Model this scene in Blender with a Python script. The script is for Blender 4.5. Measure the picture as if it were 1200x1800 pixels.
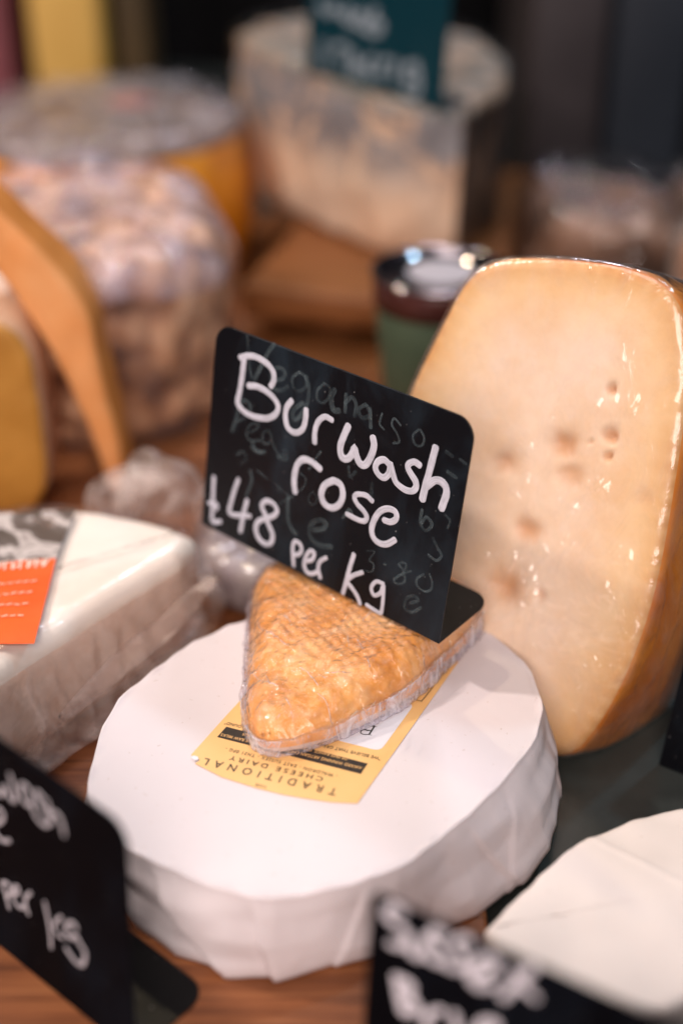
import bpy, bmesh, math, random
from mathutils import Vector, Matrix, noise, geometry
R_ = math.radians
scene = bpy.context.scene
for o in list(bpy.data.objects): bpy.data.objects.remove(o)

# ------------------------------------------------------------------ camera
cam_d = bpy.data.cameras.new('camera'); cam = bpy.data.objects.new('camera', cam_d)
scene.collection.objects.link(cam); scene.camera = cam
cam.location = (0.01046, -0.4583, 0.4204)
cam.rotation_euler = (R_(90 - 30.085), 0, 0)
cam_d.sensor_fit = 'VERTICAL'; cam_d.sensor_height = 36.0; cam_d.lens = 45.4
cam_d.clip_start = 0.02; cam_d.clip_end = 30
cam_d.dof.use_dof = True; cam_d.dof.focus_distance = 0.588; cam_d.dof.aperture_fstop = 2.0
cam_d.dof.aperture_blades = 0
# ------------------------------------------------------------------ world, lamps, exposure
w = bpy.data.worlds.new('World'); scene.world = w; w.use_nodes = True
w.node_tree.nodes['Background'].inputs[0].default_value = (0.62, 0.53, 0.66, 1)
w.node_tree.nodes['Background'].inputs[1].default_value = 0.095
def area(name, loc, target, size, power, col, sy=None):
    d = bpy.data.lights.new(name, 'AREA'); d.shape = 'RECTANGLE' if sy else 'DISK'; d.size = size
    if sy: d.size_y = sy
    d.energy = power; d.color = col
    o = bpy.data.objects.new(name, d); scene.collection.objects.link(o); o.location = loc
    o.rotation_euler = (Vector(target) - Vector(loc)).to_track_quat('-Z', 'Y').to_euler()
    return o
area('stall_lamp_soft', (-0.2, 0.12, 1.5), (0, 0.15, 0), 0.8, 4.3, (1.0, 0.88, 0.85))
area('stall_lamp_key', (-0.85, 0.22, 0.95), (0.02, 0.05, 0.05), 0.08, 8.0, (1.0, 0.87, 0.80))
area('stall_lamp_back', (0.25, 1.35, 1.5), (0.0, 0.3, 0.05), 0.26, 8.0, (0.92, 0.88, 1.0), 0.14)
area('shop_front_light', (-0.25, -1.6, 1.1), (0, 0.1, 0.05), 1.4, 34.0, (1.0, 0.86, 0.80))
area('stall_lamp_warm', (-0.35, 0.95, 1.1), (-0.15, 0.4, 0.1), 0.06, 3.0, (1.0, 0.80, 0.52))
area('stall_lamp_cool', (0.62, 0.55, 1.05), (0.07, 0.4, 0.1), 0.06, 2.6, (0.50, 0.82, 1.0))
vs = scene.view_settings; vs.view_transform = 'Standard'; vs.look = 'None'; vs.exposure = 0.17; vs.gamma = 1.0
vs.use_curve_mapping = False
scene.render.engine = 'CYCLES'
cy = scene.cycles
cy.use_denoising = True; cy.max_bounces = 10; cy.transparent_max_bounces = 24
cy.diffuse_bounces = 4; cy.glossy_bounces = 4; cy.sample_clamp_indirect = 6; cy.caustics_reflective = False
scene.render.resolution_x = 682; scene.render.resolution_y = 1024

# ------------------------------------------------------------------ traced outlines, local or world metres
D = {'banlines': [('AWARD WINNING ARTISAN CHEESE MADE FROM FINE RAW MILKS', (0.01963, -0.02754), (-0.04337, -0.00507), 0.0019, 1.05), ('OF FREE RANGE, GRASS FED HERDS AND PASTURES', (0.01346, -0.0216), (-0.03365, -0.00467), 0.0018, 1.05)],
 'banner': [(0.0219, -0.02533), (0.01883, -0.03193), (-0.04522, -0.00742), (-0.04168, -0.0003)],
 'banner_notch': [(0.02036, -0.02828), (-0.04346, -0.00388)],
 'blue_bot': [(0.08572, 0.56108)],
 'blue_top': [[-0.0977, 0.8, 0.2025], [-0.062, 0.88, 0.2078], [0.0333, 0.92, 0.2112], [0.133, 0.88, 0.2078], [0.1723, 0.74, 0.1839], [0.0881, 0.564, 0.1749]],
 'crescent': [[-0.207, 0.285, 0.2114], [-0.1807, 0.285, 0.182], [-0.1631, 0.285, 0.1621], [-0.1525, 0.285, 0.1464], [-0.1425, 0.285, 0.1251], [-0.1415, 0.285, 0.096], [-0.1342, 0.285, 0.0538], [-0.131, 0.285, 0.0303], [-0.1426, 0.285, 0.0291], [-0.1522, 0.285, 0.0554], [-0.1629, 0.285, 0.0844], [-0.1703, 0.285, 0.1048], [-0.1844, 0.285, 0.1336], [-0.195, 0.285, 0.1528], [-0.212, 0.285, 0.1768]],
 'label': [(0.01716, -0.04994), (0.00639, -0.04926), (-0.00396, -0.04718), (-0.01488, -0.0444), (-0.02596, -0.04053), (-0.04107, -0.03374), (-0.05347, -0.02496), (-0.0514, -0.02309), (-0.05577, -0.01934), (-0.043, 0.00656), (-0.03442, 0.02328), (-0.0074, 0.0761), (0.06755, 0.04948)],
 'labelstrokes': [(0.000767, [(0.02544, 2e-05), (0.02285, -0.00593)]), (0.00046, [(0.02492, -0.0003), (0.02209, 0.00042), (0.02092, -0.00134), (0.02187, -0.00309), (0.02409, -0.00309)]), (0.00046, [(0.02409, -0.00309), (0.02034, -0.00277), (0.01898, -0.00451), (0.02029, -0.00577), (0.02285, -0.00593)]), (0.000256, [(0.02431, 0.00026), (0.02646, -0.00046)]), (0.000256, [(0.02152, -0.0057), (0.02397, -0.00632)]), (0.000358, [(0.04238, 0.02029), (0.04706, 0.01818), (0.04827, 0.01902), (0.05352, 0.02845), (0.06361, 0.04718), (0.06873, 0.05739)]), (0.000613, [(0.04796, 0.02517), (0.04918, 0.02585)]), (0.000613, [(0.03136, 0.00779), (0.03253, 0.00836)])],
 'left_ghost': [(0.0033, [(0.09764, 0.0818), (0.09782, 0.07647)]), (0.00289, [(0.1124, 0.04), (0.11011, 0.03129)]), (0.00253, [(0.08238, 0.02324), (0.08313, 0.01559)]), (0.00267, [(0.13282, 0.09718), (0.14083, 0.09512)]), (0.00351, [(0.14858, 0.09073), (0.14969, 0.08683)]), (0.00182, [(0.13115, 0.07395), (0.13249, 0.07301)])],
 'left_white': [(0.00181, [(0.08009, 0.09223), (0.08094, 0.08672), (0.08339, 0.08447), (0.0866, 0.08539), (0.08767, 0.08916), (0.08875, 0.09048), (0.09001, 0.08821), (0.09282, 0.0861), (0.09494, 0.08814), (0.09443, 0.09366), (0.0927, 0.09827)]), (0.00175, [(0.10504, 0.09552), (0.10308, 0.09791), (0.09948, 0.09735), (0.09904, 0.0933), (0.10088, 0.08963), (0.10378, 0.09041), (0.10488, 0.09251), (0.10611, 0.08792), (0.10886, 0.08597), (0.11211, 0.08563), (0.11548, 0.08927), (0.1142, 0.09261), (0.11073, 0.09411), (0.10808, 0.09666), (0.10906, 0.09924), (0.1122, 0.09813)]), (0.00164, [(0.11413, 0.09808), (0.11522, 0.09437), (0.11624, 0.08971)]), (0.00173, [(0.11604, 0.0931), (0.11907, 0.09515), (0.12174, 0.09324), (0.12304, 0.0876)]), (0.00185, [(0.07963, 0.06695), (0.08313, 0.06964), (0.08606, 0.07444), (0.08478, 0.07676), (0.08147, 0.07534), (0.07876, 0.06769), (0.0805, 0.06245), (0.08452, 0.0616), (0.08878, 0.06442)]), (0.00171, [(0.08401, 0.02667), (0.08261, 0.03209), (0.08105, 0.03802), (0.08518, 0.0402), (0.08609, 0.03699), (0.08262, 0.03076)]), (0.00169, [(0.08749, 0.03592), (0.09151, 0.03984), (0.09103, 0.04265), (0.08856, 0.04041), (0.08741, 0.03521), (0.08907, 0.03221), (0.0923, 0.03248), (0.09496, 0.03523)]), (0.00168, [(0.09685, 0.03221), (0.09532, 0.0371), (0.09652, 0.04101), (0.09949, 0.04488)]), (0.00154, [(0.10801, 0.04575), (0.10902, 0.04032), (0.11007, 0.03258), (0.11003, 0.02364)]), (0.00152, [(0.11769, 0.04482), (0.11429, 0.03998), (0.11294, 0.03584), (0.11563, 0.03377), (0.11832, 0.03444)]), (0.00189, [(0.12648, 0.0444), (0.12552, 0.04615), (0.12211, 0.04461), (0.12001, 0.03967), (0.12264, 0.03729), (0.12585, 0.04078), (0.12801, 0.03843), (0.131, 0.03537), (0.12896, 0.02822), (0.1248, 0.02676), (0.11945, 0.02988)])],
 'lines': [('TRADITIONAL', (0.00901, -0.04159), (-0.0493, -0.0216), 0.0044, 1.9), ('CHEESE DAIRY', (0.00286, -0.0341), (-0.03816, -0.02009), 0.0029, 1.5), ('- WALDRON - EAST SUSSEX - TN21 0PG -', (0.00899, -0.03266), (-0.0406, -0.01439), 0.0021, 1.25), ('THE', (-0.02116, -0.03947), (-0.0261, -0.03805), 0.0015, 1.2), ('"WE BELIEVE THAT GREAT CHEESE IS MADE FROM THE GROUND"', (0.02797, -0.02122), (-0.04222, 0.00331), 0.002, 1.1)],
 'llabel': [(-0.19547, 0.15173), (-0.13628, 0.16105), (-0.13755, 0.10979), (-0.18299, 0.10213), (-0.13344, 0.03488), (-0.16721, 0.03942)],
 'ltop': [(-0.06365, 0.13631), (-0.08348, 0.15443), (-0.13382, 0.17403), (-0.18132, 0.17145)],
 'main_ghost': [(0.00144, [(0.02097, 0.11036), (0.02173, 0.10652), (0.0227, 0.10214), (0.02454, 0.09507), (0.02664, 0.0904)]), (0.0024, [(0.03889, 0.11128), (0.03573, 0.10662), (0.03218, 0.09858), (0.02857, 0.09042)]), (0.0022, [(0.04111, 0.09377), (0.04608, 0.09591), (0.0475, 0.09924), (0.04432, 0.10086), (0.04011, 0.09869), (0.03937, 0.09263), (0.04205, 0.08938), (0.04681, 0.09031), (0.05016, 0.09313)]), (0.00173, [(0.05625, 0.10253), (0.05255, 0.09851), (0.05374, 0.09398), (0.05819, 0.09366), (0.06133, 0.09726), (0.06003, 0.10142), (0.05625, 0.10253)]), (0.00237, [(0.06072, 0.10164), (0.06301, 0.09664), (0.0633, 0.08983), (0.06044, 0.08248), (0.05659, 0.07825), (0.05492, 0.08241), (0.06038, 0.08829)]), (0.00149, [(0.07214, 0.10182), (0.06853, 0.09726), (0.06901, 0.09284), (0.0728, 0.09235), (0.07579, 0.09618), (0.07583, 0.10073), (0.07214, 0.10182)]), (0.00291, [(0.07863, 0.10077), (0.07722, 0.09608), (0.07937, 0.09108), (0.0828, 0.09165)]), (0.00213, [(0.08563, 0.10077), (0.08632, 0.09211)]), (0.00214, [(0.08568, 0.09635), (0.0891, 0.10038), (0.09212, 0.09783), (0.09223, 0.09216)]), (0.00211, [(0.09765, 0.09964), (0.0941, 0.09596), (0.09646, 0.09269), (0.10087, 0.09568), (0.09847, 0.09928)]), (0.00211, [(0.10039, 0.09866), (0.10212, 0.08979)]), (0.00207, [(0.01645, 0.05855), (0.01818, 0.06471), (0.02063, 0.07469), (0.02387, 0.07744), (0.02721, 0.07564), (0.02656, 0.07119), (0.02265, 0.06744), (0.01972, 0.06523)]), (0.00125, [(0.02766, 0.06179), (0.03167, 0.06439), (0.03436, 0.06804), (0.03124, 0.06802), (0.02777, 0.0655), (0.02636, 0.06072), (0.02928, 0.05804), (0.03606, 0.0604)]), (0.00112, [(0.04063, 0.06734), (0.03727, 0.06448), (0.03781, 0.06009), (0.04148, 0.06046), (0.04304, 0.06465), (0.04102, 0.06729), (0.04333, 0.06415), (0.04495, 0.06046), (0.04752, 0.05832)]), (0.00205, [(0.03087, 0.05798), (0.0328, 0.05495), (0.0376, 0.05418)]), (0.00223, [(0.05778, 0.03767), (0.059, 0.02644), (0.06212, 0.02178), (0.06547, 0.02017)]), (0.00287, [(0.07604, 0.02664), (0.08167, 0.02963), (0.08331, 0.03317), (0.07981, 0.03358), (0.07509, 0.03026), (0.07365, 0.02495), (0.0764, 0.02093), (0.08255, 0.02052), (0.08829, 0.02253)]), (0.00065, [(0.07284, 0.04627), (0.07059, 0.04256), (0.07205, 0.03954), (0.07473, 0.04021), (0.07593, 0.04389), (0.07284, 0.04627)]), (0.0008, [(0.03569, 0.04397), (0.04326, 0.04202)]), (0.00079, [(0.06068, 0.03928), (0.05669, 0.0358), (0.05191, 0.03103)]), (0.00059, [(0.04876, 0.04152), (0.05307, 0.03951), (0.05765, 0.03871)]), (0.00078, [(0.06328, 0.05265), (0.06737, 0.05132), (0.06711, 0.04696), (0.06373, 0.04282)]), (0.00174, [(0.03126, 0.04235), (0.03282, 0.03704), (0.03015, 0.02786)]), (0.00077, [(0.10955, 0.02909), (0.11398, 0.03045), (0.11183, 0.0252), (0.11459, 0.02394), (0.11435, 0.01995), (0.11009, 0.01861)]), (0.00119, [(0.12043, 0.02661), (0.12151, 0.02668)]), (0.00126, [(0.1361, 0.02946), (0.1309, 0.0256), (0.1274, 0.02072), (0.13073, 0.02024), (0.13363, 0.02342), (0.13152, 0.02826), (0.12889, 0.02981), (0.13141, 0.03202), (0.133, 0.0308), (0.13147, 0.02537)]), (0.00125, [(0.14322, 0.0309), (0.14, 0.02714), (0.14082, 0.02369), (0.1452, 0.02275), (0.14843, 0.02512), (0.14847, 0.02893), (0.14642, 0.03228)]), (0.00169, [(0.13835, 0.01344), (0.14256, 0.01678), (0.13971, 0.01792), (0.13597, 0.01481), (0.13575, 0.00984), (0.14013, 0.00938), (0.14467, 0.01387)]), (0.00123, [(0.10749, 0.09849), (0.10687, 0.09346), (0.10974, 0.09141)]), (0.00122, [(0.11853, 0.09651), (0.11465, 0.09849), (0.11378, 0.0952), (0.11714, 0.09214), (0.11917, 0.08861), (0.11589, 0.08686)]), (0.00121, [(0.12846, 0.09781), (0.126, 0.09399), (0.128, 0.0905), (0.13138, 0.09109), (0.13222, 0.09496), (0.12944, 0.09815)]), (0.00146, [(0.14495, 0.05031), (0.14841, 0.0467), (0.15113, 0.04405), (0.14885, 0.04043), (0.14409, 0.04142)]), (0.00168, [(0.13698, 0.06149), (0.13702, 0.05527), (0.14039, 0.05223), (0.14347, 0.05659), (0.1399, 0.05891), (0.13778, 0.05495)]), (0.00185, [(0.14475, 0.09285), (0.14826, 0.09203)]),
                (0.00185, [(0.14703, 0.08417), (0.15197, 0.08301)]), (0.0014, [(0.15228, 0.092), (0.15581, 0.09092)]), (0.00121, [(0.14941, 0.06389), (0.1525, 0.06204), (0.15186, 0.05809)]), (0.00162, [(0.02131, 0.04755), (0.02476, 0.05024), (0.02785, 0.0477), (0.02458, 0.04359)]), (0.00199, [(0.03067, 0.05523), (0.03452, 0.05371), (0.03977, 0.05557)]), (0.00301, [(0.04863, 0.05658), (0.0539, 0.05705), (0.05253, 0.06081)]), (0.00154, [(0.06878, 0.05678), (0.07282, 0.06454), (0.07487, 0.06803)]), (0.00174, [(0.09253, 0.06673), (0.094, 0.06217), (0.09721, 0.0659)]), (0.0023, [(0.10736, 0.06334), (0.10781, 0.05589)]), (0.00142, [(0.0928, 0.03968), (0.0958, 0.04544), (0.09816, 0.04506)])],
 'main_white': [(0.00313, [(0.02026, 0.09848), (0.02016, 0.09254), (0.01984, 0.08649), (0.01921, 0.08028), (0.01866, 0.07465), (0.02295, 0.07169), (0.02931, 0.07108), (0.03617, 0.07223), (0.04057, 0.07394), (0.04414, 0.07705), (0.04545, 0.08045), (0.04436, 0.08306), (0.04066, 0.0854), (0.03514, 0.08688), (0.02975, 0.08694), (0.02486, 0.08568)]), (0.00314, [(0.01772, 0.09818), (0.02274, 0.10051), (0.028, 0.10157), (0.03419, 0.10083), (0.03859, 0.09881), (0.04061, 0.09594), (0.04071, 0.09276), (0.03932, 0.08998)]), (0.00306, [(0.05334, 0.08704), (0.05077, 0.0828), (0.05051, 0.07799), (0.0524, 0.07328), (0.05596, 0.07182), (0.05955, 0.07275), (0.06242, 0.0761), (0.0632, 0.08107), (0.06294, 0.08565)]), (0.00294, [(0.07042, 0.07119), (0.06979, 0.07569), (0.07027, 0.07995), (0.07192, 0.08353), (0.07513, 0.08611), (0.0793, 0.08578)]), (0.00368, [(0.08917, 0.08623), (0.08737, 0.08064), (0.08607, 0.07516), (0.08692, 0.07104), (0.08905, 0.06959), (0.09189, 0.07093), (0.09394, 0.0748), (0.09433, 0.07713), (0.09577, 0.0742), (0.09789, 0.0712), (0.10028, 0.0703), (0.10263, 0.07197), (0.10461, 0.07673), (0.10538, 0.08195), (0.10415, 0.08552)]), (0.00328, [(0.11515, 0.07619), (0.11208, 0.07724), (0.10877, 0.07512), (0.10786, 0.07168), (0.11012, 0.06908), (0.11348, 0.06875), (0.11588, 0.07182), (0.11603, 0.07528), (0.1153, 0.07748), (0.11758, 0.07337), (0.12013, 0.06936), (0.12304, 0.06796), (0.12672, 0.06736), (0.13013, 0.06828), (0.13175, 0.07074), (0.131, 0.07341), (0.12851, 0.07555), (0.12596, 0.07797), (0.12595, 0.0801), (0.12875, 0.08221), (0.132, 0.08169)]), (0.0036, [(0.13878, 0.0928), (0.13823, 0.08755), (0.13753, 0.08069), (0.1367, 0.0737), (0.13613, 0.06625)]), (0.00366, [(0.13732, 0.07333), (0.14076, 0.07735), (0.14401, 0.07838), (0.14713, 0.07701), (0.14827, 0.07381), (0.14759, 0.0693), (0.14698, 0.06589)]), (0.0034, [(0.06169, 0.04169), (0.0605, 0.04591), (0.06027, 0.05155), (0.06149, 0.05681), (0.06482, 0.06041), (0.06991, 0.06098), (0.07569, 0.05931)]), (0.00342, [(0.08454, 0.05651), (0.07967, 0.05238), (0.07816, 0.04687), (0.08062, 0.04284), (0.08537, 0.04234), (0.08952, 0.04558), (0.09119, 0.05113), (0.08922, 0.05596), (0.08494, 0.05666)]), (0.00265, [(0.10871, 0.05496), (0.10475, 0.05632), (0.09967, 0.05502), (0.09811, 0.05282), (0.10042, 0.05016), (0.10453, 0.0482), (0.10679, 0.04585), (0.10567, 0.04334), (0.10162, 0.04251), (0.09504, 0.04286)]), (0.00311, [(0.11686, 0.04823), (0.12082, 0.04883), (0.1236, 0.05185), (0.12236, 0.05485), (0.11802, 0.05461), (0.11388, 0.05153), (0.11136, 0.04637), (0.1106, 0.04088), (0.11249, 0.03709), (0.11629, 0.0359), (0.12053, 0.03725), (0.12448, 0.04101)]), (0.00248, [(0.00648, 0.0295), (0.00676, 0.02201), (0.00717, 0.01526), (0.0074, 0.00917), (0.00818, 0.00442), (0.01377, 0.00664)]), (0.00237, [(0.00445, 0.01383), (0.00753, 0.01463), (0.01027, 0.01476), (0.00993, 0.01232)]), (0.00258, [(0.02372, 0.03454), (0.02165, 0.02763), (0.02007, 0.02023), (0.01927, 0.01443), (0.02223, 0.01383), (0.02777, 0.01563), (0.03398, 0.01769)]), (0.00257, [(0.03089, 0.02553), (0.02943, 0.0178), (0.02832, 0.00667)]), (0.00282, [(0.04382, 0.02269), (0.04637, 0.01846), (0.04998, 0.0139), (0.04969, 0.00887), (0.04581, 0.00652), (0.04114, 0.00804), (0.03856, 0.01232), (0.03987, 0.017), (0.04498, 0.02075), (0.05003, 0.02438), (0.05141, 0.02788), (0.04836, 0.03039), (0.04384, 0.02998), (0.04105, 0.02645), (0.0436, 0.02297)]), (0.00227, [(0.06605, 0.00245), (0.06486, 0.00799), (0.06415, 0.01331), (0.06557, 0.01613), (0.06876, 0.01558), (0.07007, 0.01255), (0.0678, 0.00951), (0.06477, 0.0087)]), (0.00225, [(0.07376, 0.00835), (0.07738, 0.01085), (0.07816, 0.01466), (0.07565, 0.01502), (0.07325, 0.01075), (0.07279, 0.00569), (0.07526, 0.00261), (0.07885, 0.00355), (0.08182, 0.00617)]), (0.00224, [(0.08373, 0.00326), (0.08174, 0.008), (0.08247, 0.01202), (0.08588, 0.01545)]), (0.00242, [(0.10225, 0.0241), (0.10086, 0.01615), (0.09967, 0.00668), (0.09886, 0.0013)]),
                (0.00225, [(0.10866, 0.01702), (0.10311, 0.01266), (0.10053, 0.00855), (0.10412, 0.00612), (0.10777, 0.00323), (0.10984, 0.00015)]), (0.00205, [(0.12177, 0.01652), (0.11746, 0.01582), (0.11516, 0.01147), (0.11735, 0.00828), (0.12087, 0.01123), (0.12183, 0.01615), (0.12275, 0.00989), (0.12306, 0.00262), (0.12194, 0.00061), (0.11373, 0.0014)])],
 'mid_white': [(0.00245, [(0.01209, 0.10851), (0.00884, 0.10918), (0.00585, 0.10487), (0.00807, 0.10227), (0.01223, 0.10174), (0.01418, 0.09865), (0.01212, 0.09402), (0.00803, 0.09282)]), (0.00237, [(0.01466, 0.10029), (0.01506, 0.09425), (0.01809, 0.09278), (0.02035, 0.09788), (0.02057, 0.10283)]), (0.00232, [(0.02682, 0.10691), (0.02343, 0.10676), (0.02225, 0.1034), (0.02554, 0.10144), (0.02754, 0.09773), (0.0255, 0.0945), (0.02147, 0.09433)]), (0.00229, [(0.03558, 0.109), (0.03232, 0.10822), (0.03096, 0.10443), (0.03337, 0.10236), (0.0343, 0.09809), (0.03118, 0.09493), (0.0272, 0.09476)]), (0.00242, [(0.03683, 0.0947), (0.042, 0.09904), (0.04468, 0.10532), (0.0414, 0.1055), (0.03749, 0.0999), (0.03689, 0.09404), (0.03985, 0.09228), (0.04452, 0.09569)]), (0.00243, [(0.0565, 0.11001), (0.05254, 0.10238), (0.04814, 0.09229)]), (0.00246, [(0.05069, 0.10469), (0.05382, 0.10041), (0.05831, 0.0983)]), (0.00274, [(0.0112, 0.07996), (0.0125, 0.07343), (0.01416, 0.06629)]), (0.00264, [(0.01211, 0.07976), (0.01662, 0.07948), (0.01574, 0.07461), (0.01313, 0.07307), (0.01824, 0.07315), (0.0191, 0.06926), (0.0145, 0.06575)]), (0.00244, [(0.02377, 0.06245), (0.02302, 0.06868), (0.02542, 0.07233), (0.02818, 0.07471)]), (0.00238, [(0.03273, 0.076), (0.03373, 0.0708), (0.03574, 0.06764)]), (0.00237, [(0.0412, 0.07103), (0.0453, 0.07574), (0.04709, 0.08042), (0.04279, 0.07851), (0.04054, 0.07207), (0.04259, 0.06824)])],
 'panel': [(0.02758, -0.01707), (0.0443, 0.01607), (-0.0125, 0.03831), (-0.02922, 0.00517)],
 'rightc': [(0.06193, -0.10991), (0.07847, -0.0897), (0.10154, -0.06381), (0.11365, -0.0549), (0.14583, -0.03876), (0.1625, -0.03593), (0.18801, -0.04642), (0.17391, -0.09708), (0.14445, -0.13524), (0.12341, -0.14574), (0.09401, -0.13651)],
 'rim': [(-0.09856, -0.04195), (-0.09886, -0.00269), (-0.09319, 0.02328), (-0.06586, 0.06405), (-0.04402, 0.08272), (-0.01302, 0.09241), (0.02227, 0.09709), (0.05745, 0.09293), (0.08262, 0.07971), (0.10194, 0.04536), (0.10479, 0.01566), (0.09756, -0.00937), (0.07867, -0.03841), (0.06106, -0.06008), (0.03645, -0.08464), (0.01046, -0.09724), (-0.01929, -0.10363), (-0.04509, -0.09459), (-0.07416, -0.07751), (-0.09033, -0.05974)],
 'rim_bottom': [(-0.09835, -0.03803), (-0.07654, -0.08163), (-0.05878, -0.09636), (-0.034, -0.10375), (-0.01458, -0.10459), (0.02198, -0.09751), (0.04801, -0.08613), (0.06901, -0.07492), (0.09275, -0.05157), (0.10564, -0.03482), (0.11172, -0.01955), (0.11524, -0.00073), (0.11576, 0.0217), (0.1101, 0.04165), (0.08427, 0.08138), (0.0586, 0.09487), (0.02272, 0.09911), (-0.01328, 0.09434), (-0.0449, 0.08445), (-0.06718, 0.06541), (-0.09505, 0.02382), (-0.1018, -0.02042)],
 'sign_left': {'e1': [0.76228, -0.64724, 0.0], 'h': 0.1113, 'o': [-0.18674, -0.03999, 0.0], 'up': [0.0449, 0.05288, 0.99759], 'w': 0.157},
 'sign_main': {'e1': [0.75968, -0.64958, -0.0306], 'h': 0.1113, 'o': [-0.06399, 0.13298, 0.07087], 'up': [0.1145, 0.08729, 0.98958], 'w': 0.15724},
 'sign_mid': {'e1': [0.8567, -0.51582, 0.0], 'h': 0.1113, 'o': [0.01616, -0.16745, -0.00306], 'up': [0.03391, 0.05631, 0.99784], 'w': 0.157},
 'sign_teal': {'e1': [0.74008, -0.66975, -0.06095], 'h': 0.1113, 'o': [-0.0201, 0.7, 0.1889], 'up': [0.04519, -0.0409, 0.99814], 'w': 0.14931},
 'slab': {'dents': [(-0.02778, 0.1818, 0.0025, 0.003), (-0.02259, 0.16177, 0.0032, 0.004), (-0.02119, 0.15192, 0.0028, 0.003), (-0.0305, 0.15631, 0.0015, 0.0015), (-0.07244, 0.13473, 0.008, 0.0025), (-0.04407, 0.1512, 0.008, 0.003), (-0.0525, 0.10552, 0.008, 0.003), (-0.03756, 0.13746, 0.007, 0.002), (-0.05737, 0.07412, 0.011, 0.004), (-0.03737, 0.07646, 0.004, 0.0015), (0.00036, 0.13736, 0.006, 0.001)], 'fx': [0.81726, -0.57627, 0.0], 'fz': [0.18831, 0.26706, 0.9451], 'n': [-0.54463, -0.77239, 0.32678], 'o': [0.1241, 0.02596, -0.005], 'out': [(-0.00307, 0.00239), (0.0043, 0.0165), (0.01115, 0.0385), (0.01562, 0.06604), (0.01709, 0.09519), (0.01462, 0.13203), (0.01039, 0.17278), (0.00567, 0.20064), (-0.00172, 0.22234), (-0.01213, 0.23305), (-0.03121, 0.23857), (-0.06147, 0.23692), (-0.10034, 0.23056), (-0.11629, 0.2174), (-0.12489, 0.18753), (-0.13484, 0.15512), (-0.13463, 0.12185), (-0.13304, 0.0819), (-0.12167, 0.04425), (-0.09842, 0.01396), (-0.06664, -0.00261), (-0.0322, -0.00748)]},
 'slab_creases': [(0.004652, [(-0.0565, 0.12767), (-0.04331, 0.12433), (-0.03139, 0.12275)]), (0.00407, [(-0.02402, 0.13686), (-0.02061, 0.13617)]), (0.00407, [(-0.074, 0.11518), (-0.06412, 0.12047)]), (0.004652, [(-0.08194, 0.164), (-0.07064, 0.16913)]), (0.003489, [(-0.03721, 0.19365), (-0.02636, 0.19836)]), (0.004652, [(-0.01694, 0.17747), (-0.01297, 0.17957)]), (0.003489, [(-0.03149, 0.17375), (-0.02403, 0.1762)]), (0.003489, [(-0.0058, 0.10938), (-0.00026, 0.10919)]), (0.005233, [(-0.00741, 0.08965), (-0.00174, 0.08814)]), (0.002907, [(-0.01351, 0.04923), (-0.00488, 0.051)]), (0.002907, [(0.01109, 0.10726), (0.01777, 0.09259), (0.0193, 0.07603)]), (0.002617, [(0.00264, 0.18141), (0.01148, 0.15428)]), (0.002617, [(-0.00268, 0.21175), (0.00337, 0.18691)]), (0.002907, [(-0.00094, 0.01798), (0.00585, 0.0268)]), (0.003489, [(-0.0121, 0.03775), (-0.00676, 0.03833)]), (0.002617, [(0.00226, 0.05223), (0.01145, 0.07318)]), (0.004652, [(-0.06514, 0.14343), (-0.05827, 0.14704)]), (0.003489, [(-0.04172, 0.09983), (-0.0308, 0.10508)]), (0.005815, [(-0.06932, 0.08313), (-0.05811, 0.0874), (-0.04721, 0.08444), (-0.04369, 0.07668), (-0.04625, 0.06799)]), (0.00407, [(-0.0683, 0.08557), (-0.05491, 0.08994), (-0.0441, 0.08458), (-0.0414, 0.07507)]), (0.003489, [(0.01892, 0.05565), (0.02274, 0.04983)]), (0.002907, [(-0.01173, 0.02425), (-0.00567, 0.02456)]), (0.002617, [(0.01379, 0.04191), (0.01504, 0.0483)]), (0.002907, [(-0.03469, 0.0534), (-0.02084, 0.05398), (-0.00869, 0.05996)])],
 'slab_swirl': (-0.05534, 0.07631),
 'teal_white': [(0.00594, [(0.01362, 0.05856), (0.02201, 0.05318), (0.02814, 0.0587), (0.03473, 0.05531)]), (0.00588, [(0.03959, 0.05389), (0.04705, 0.06071), (0.04294, 0.05109), (0.05089, 0.05022)]), (0.0058, [(0.06114, 0.05975), (0.05376, 0.05406), (0.05886, 0.04824), (0.06645, 0.05068), (0.06283, 0.05782)]), (0.0062, [(0.07462, 0.06419), (0.07068, 0.05584), (0.08149, 0.0544), (0.0775, 0.04707), (0.0683, 0.04655)]), (0.00553, [(0.01922, 0.02865), (0.02106, 0.00911)]), (0.00526, [(0.03153, 0.02744), (0.04429, 0.02979), (0.04211, 0.01319)]), (0.00521, [(0.05239, 0.02785), (0.05361, 0.00962), (0.05927, 0.01997), (0.06427, 0.01634), (0.06156, 0.01002)]), (0.00515, [(0.07441, 0.02742), (0.06713, 0.02034), (0.07237, 0.01332), (0.08006, 0.01484)]), (0.00513, [(0.08373, 0.02693), (0.08482, 0.01349)]), (0.00513, [(0.084, 0.02358), (0.09127, 0.02836)]), (0.00531, [(0.09884, 0.02868), (0.09862, 0.01396)]), (0.0057, [(0.12108, 0.03072), (0.11107, 0.02656), (0.11043, 0.01745), (0.12081, 0.0184), (0.12129, 0.02854), (0.12438, 0.01237), (0.11918, 0.00449), (0.10988, 0.00713)])],
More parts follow.
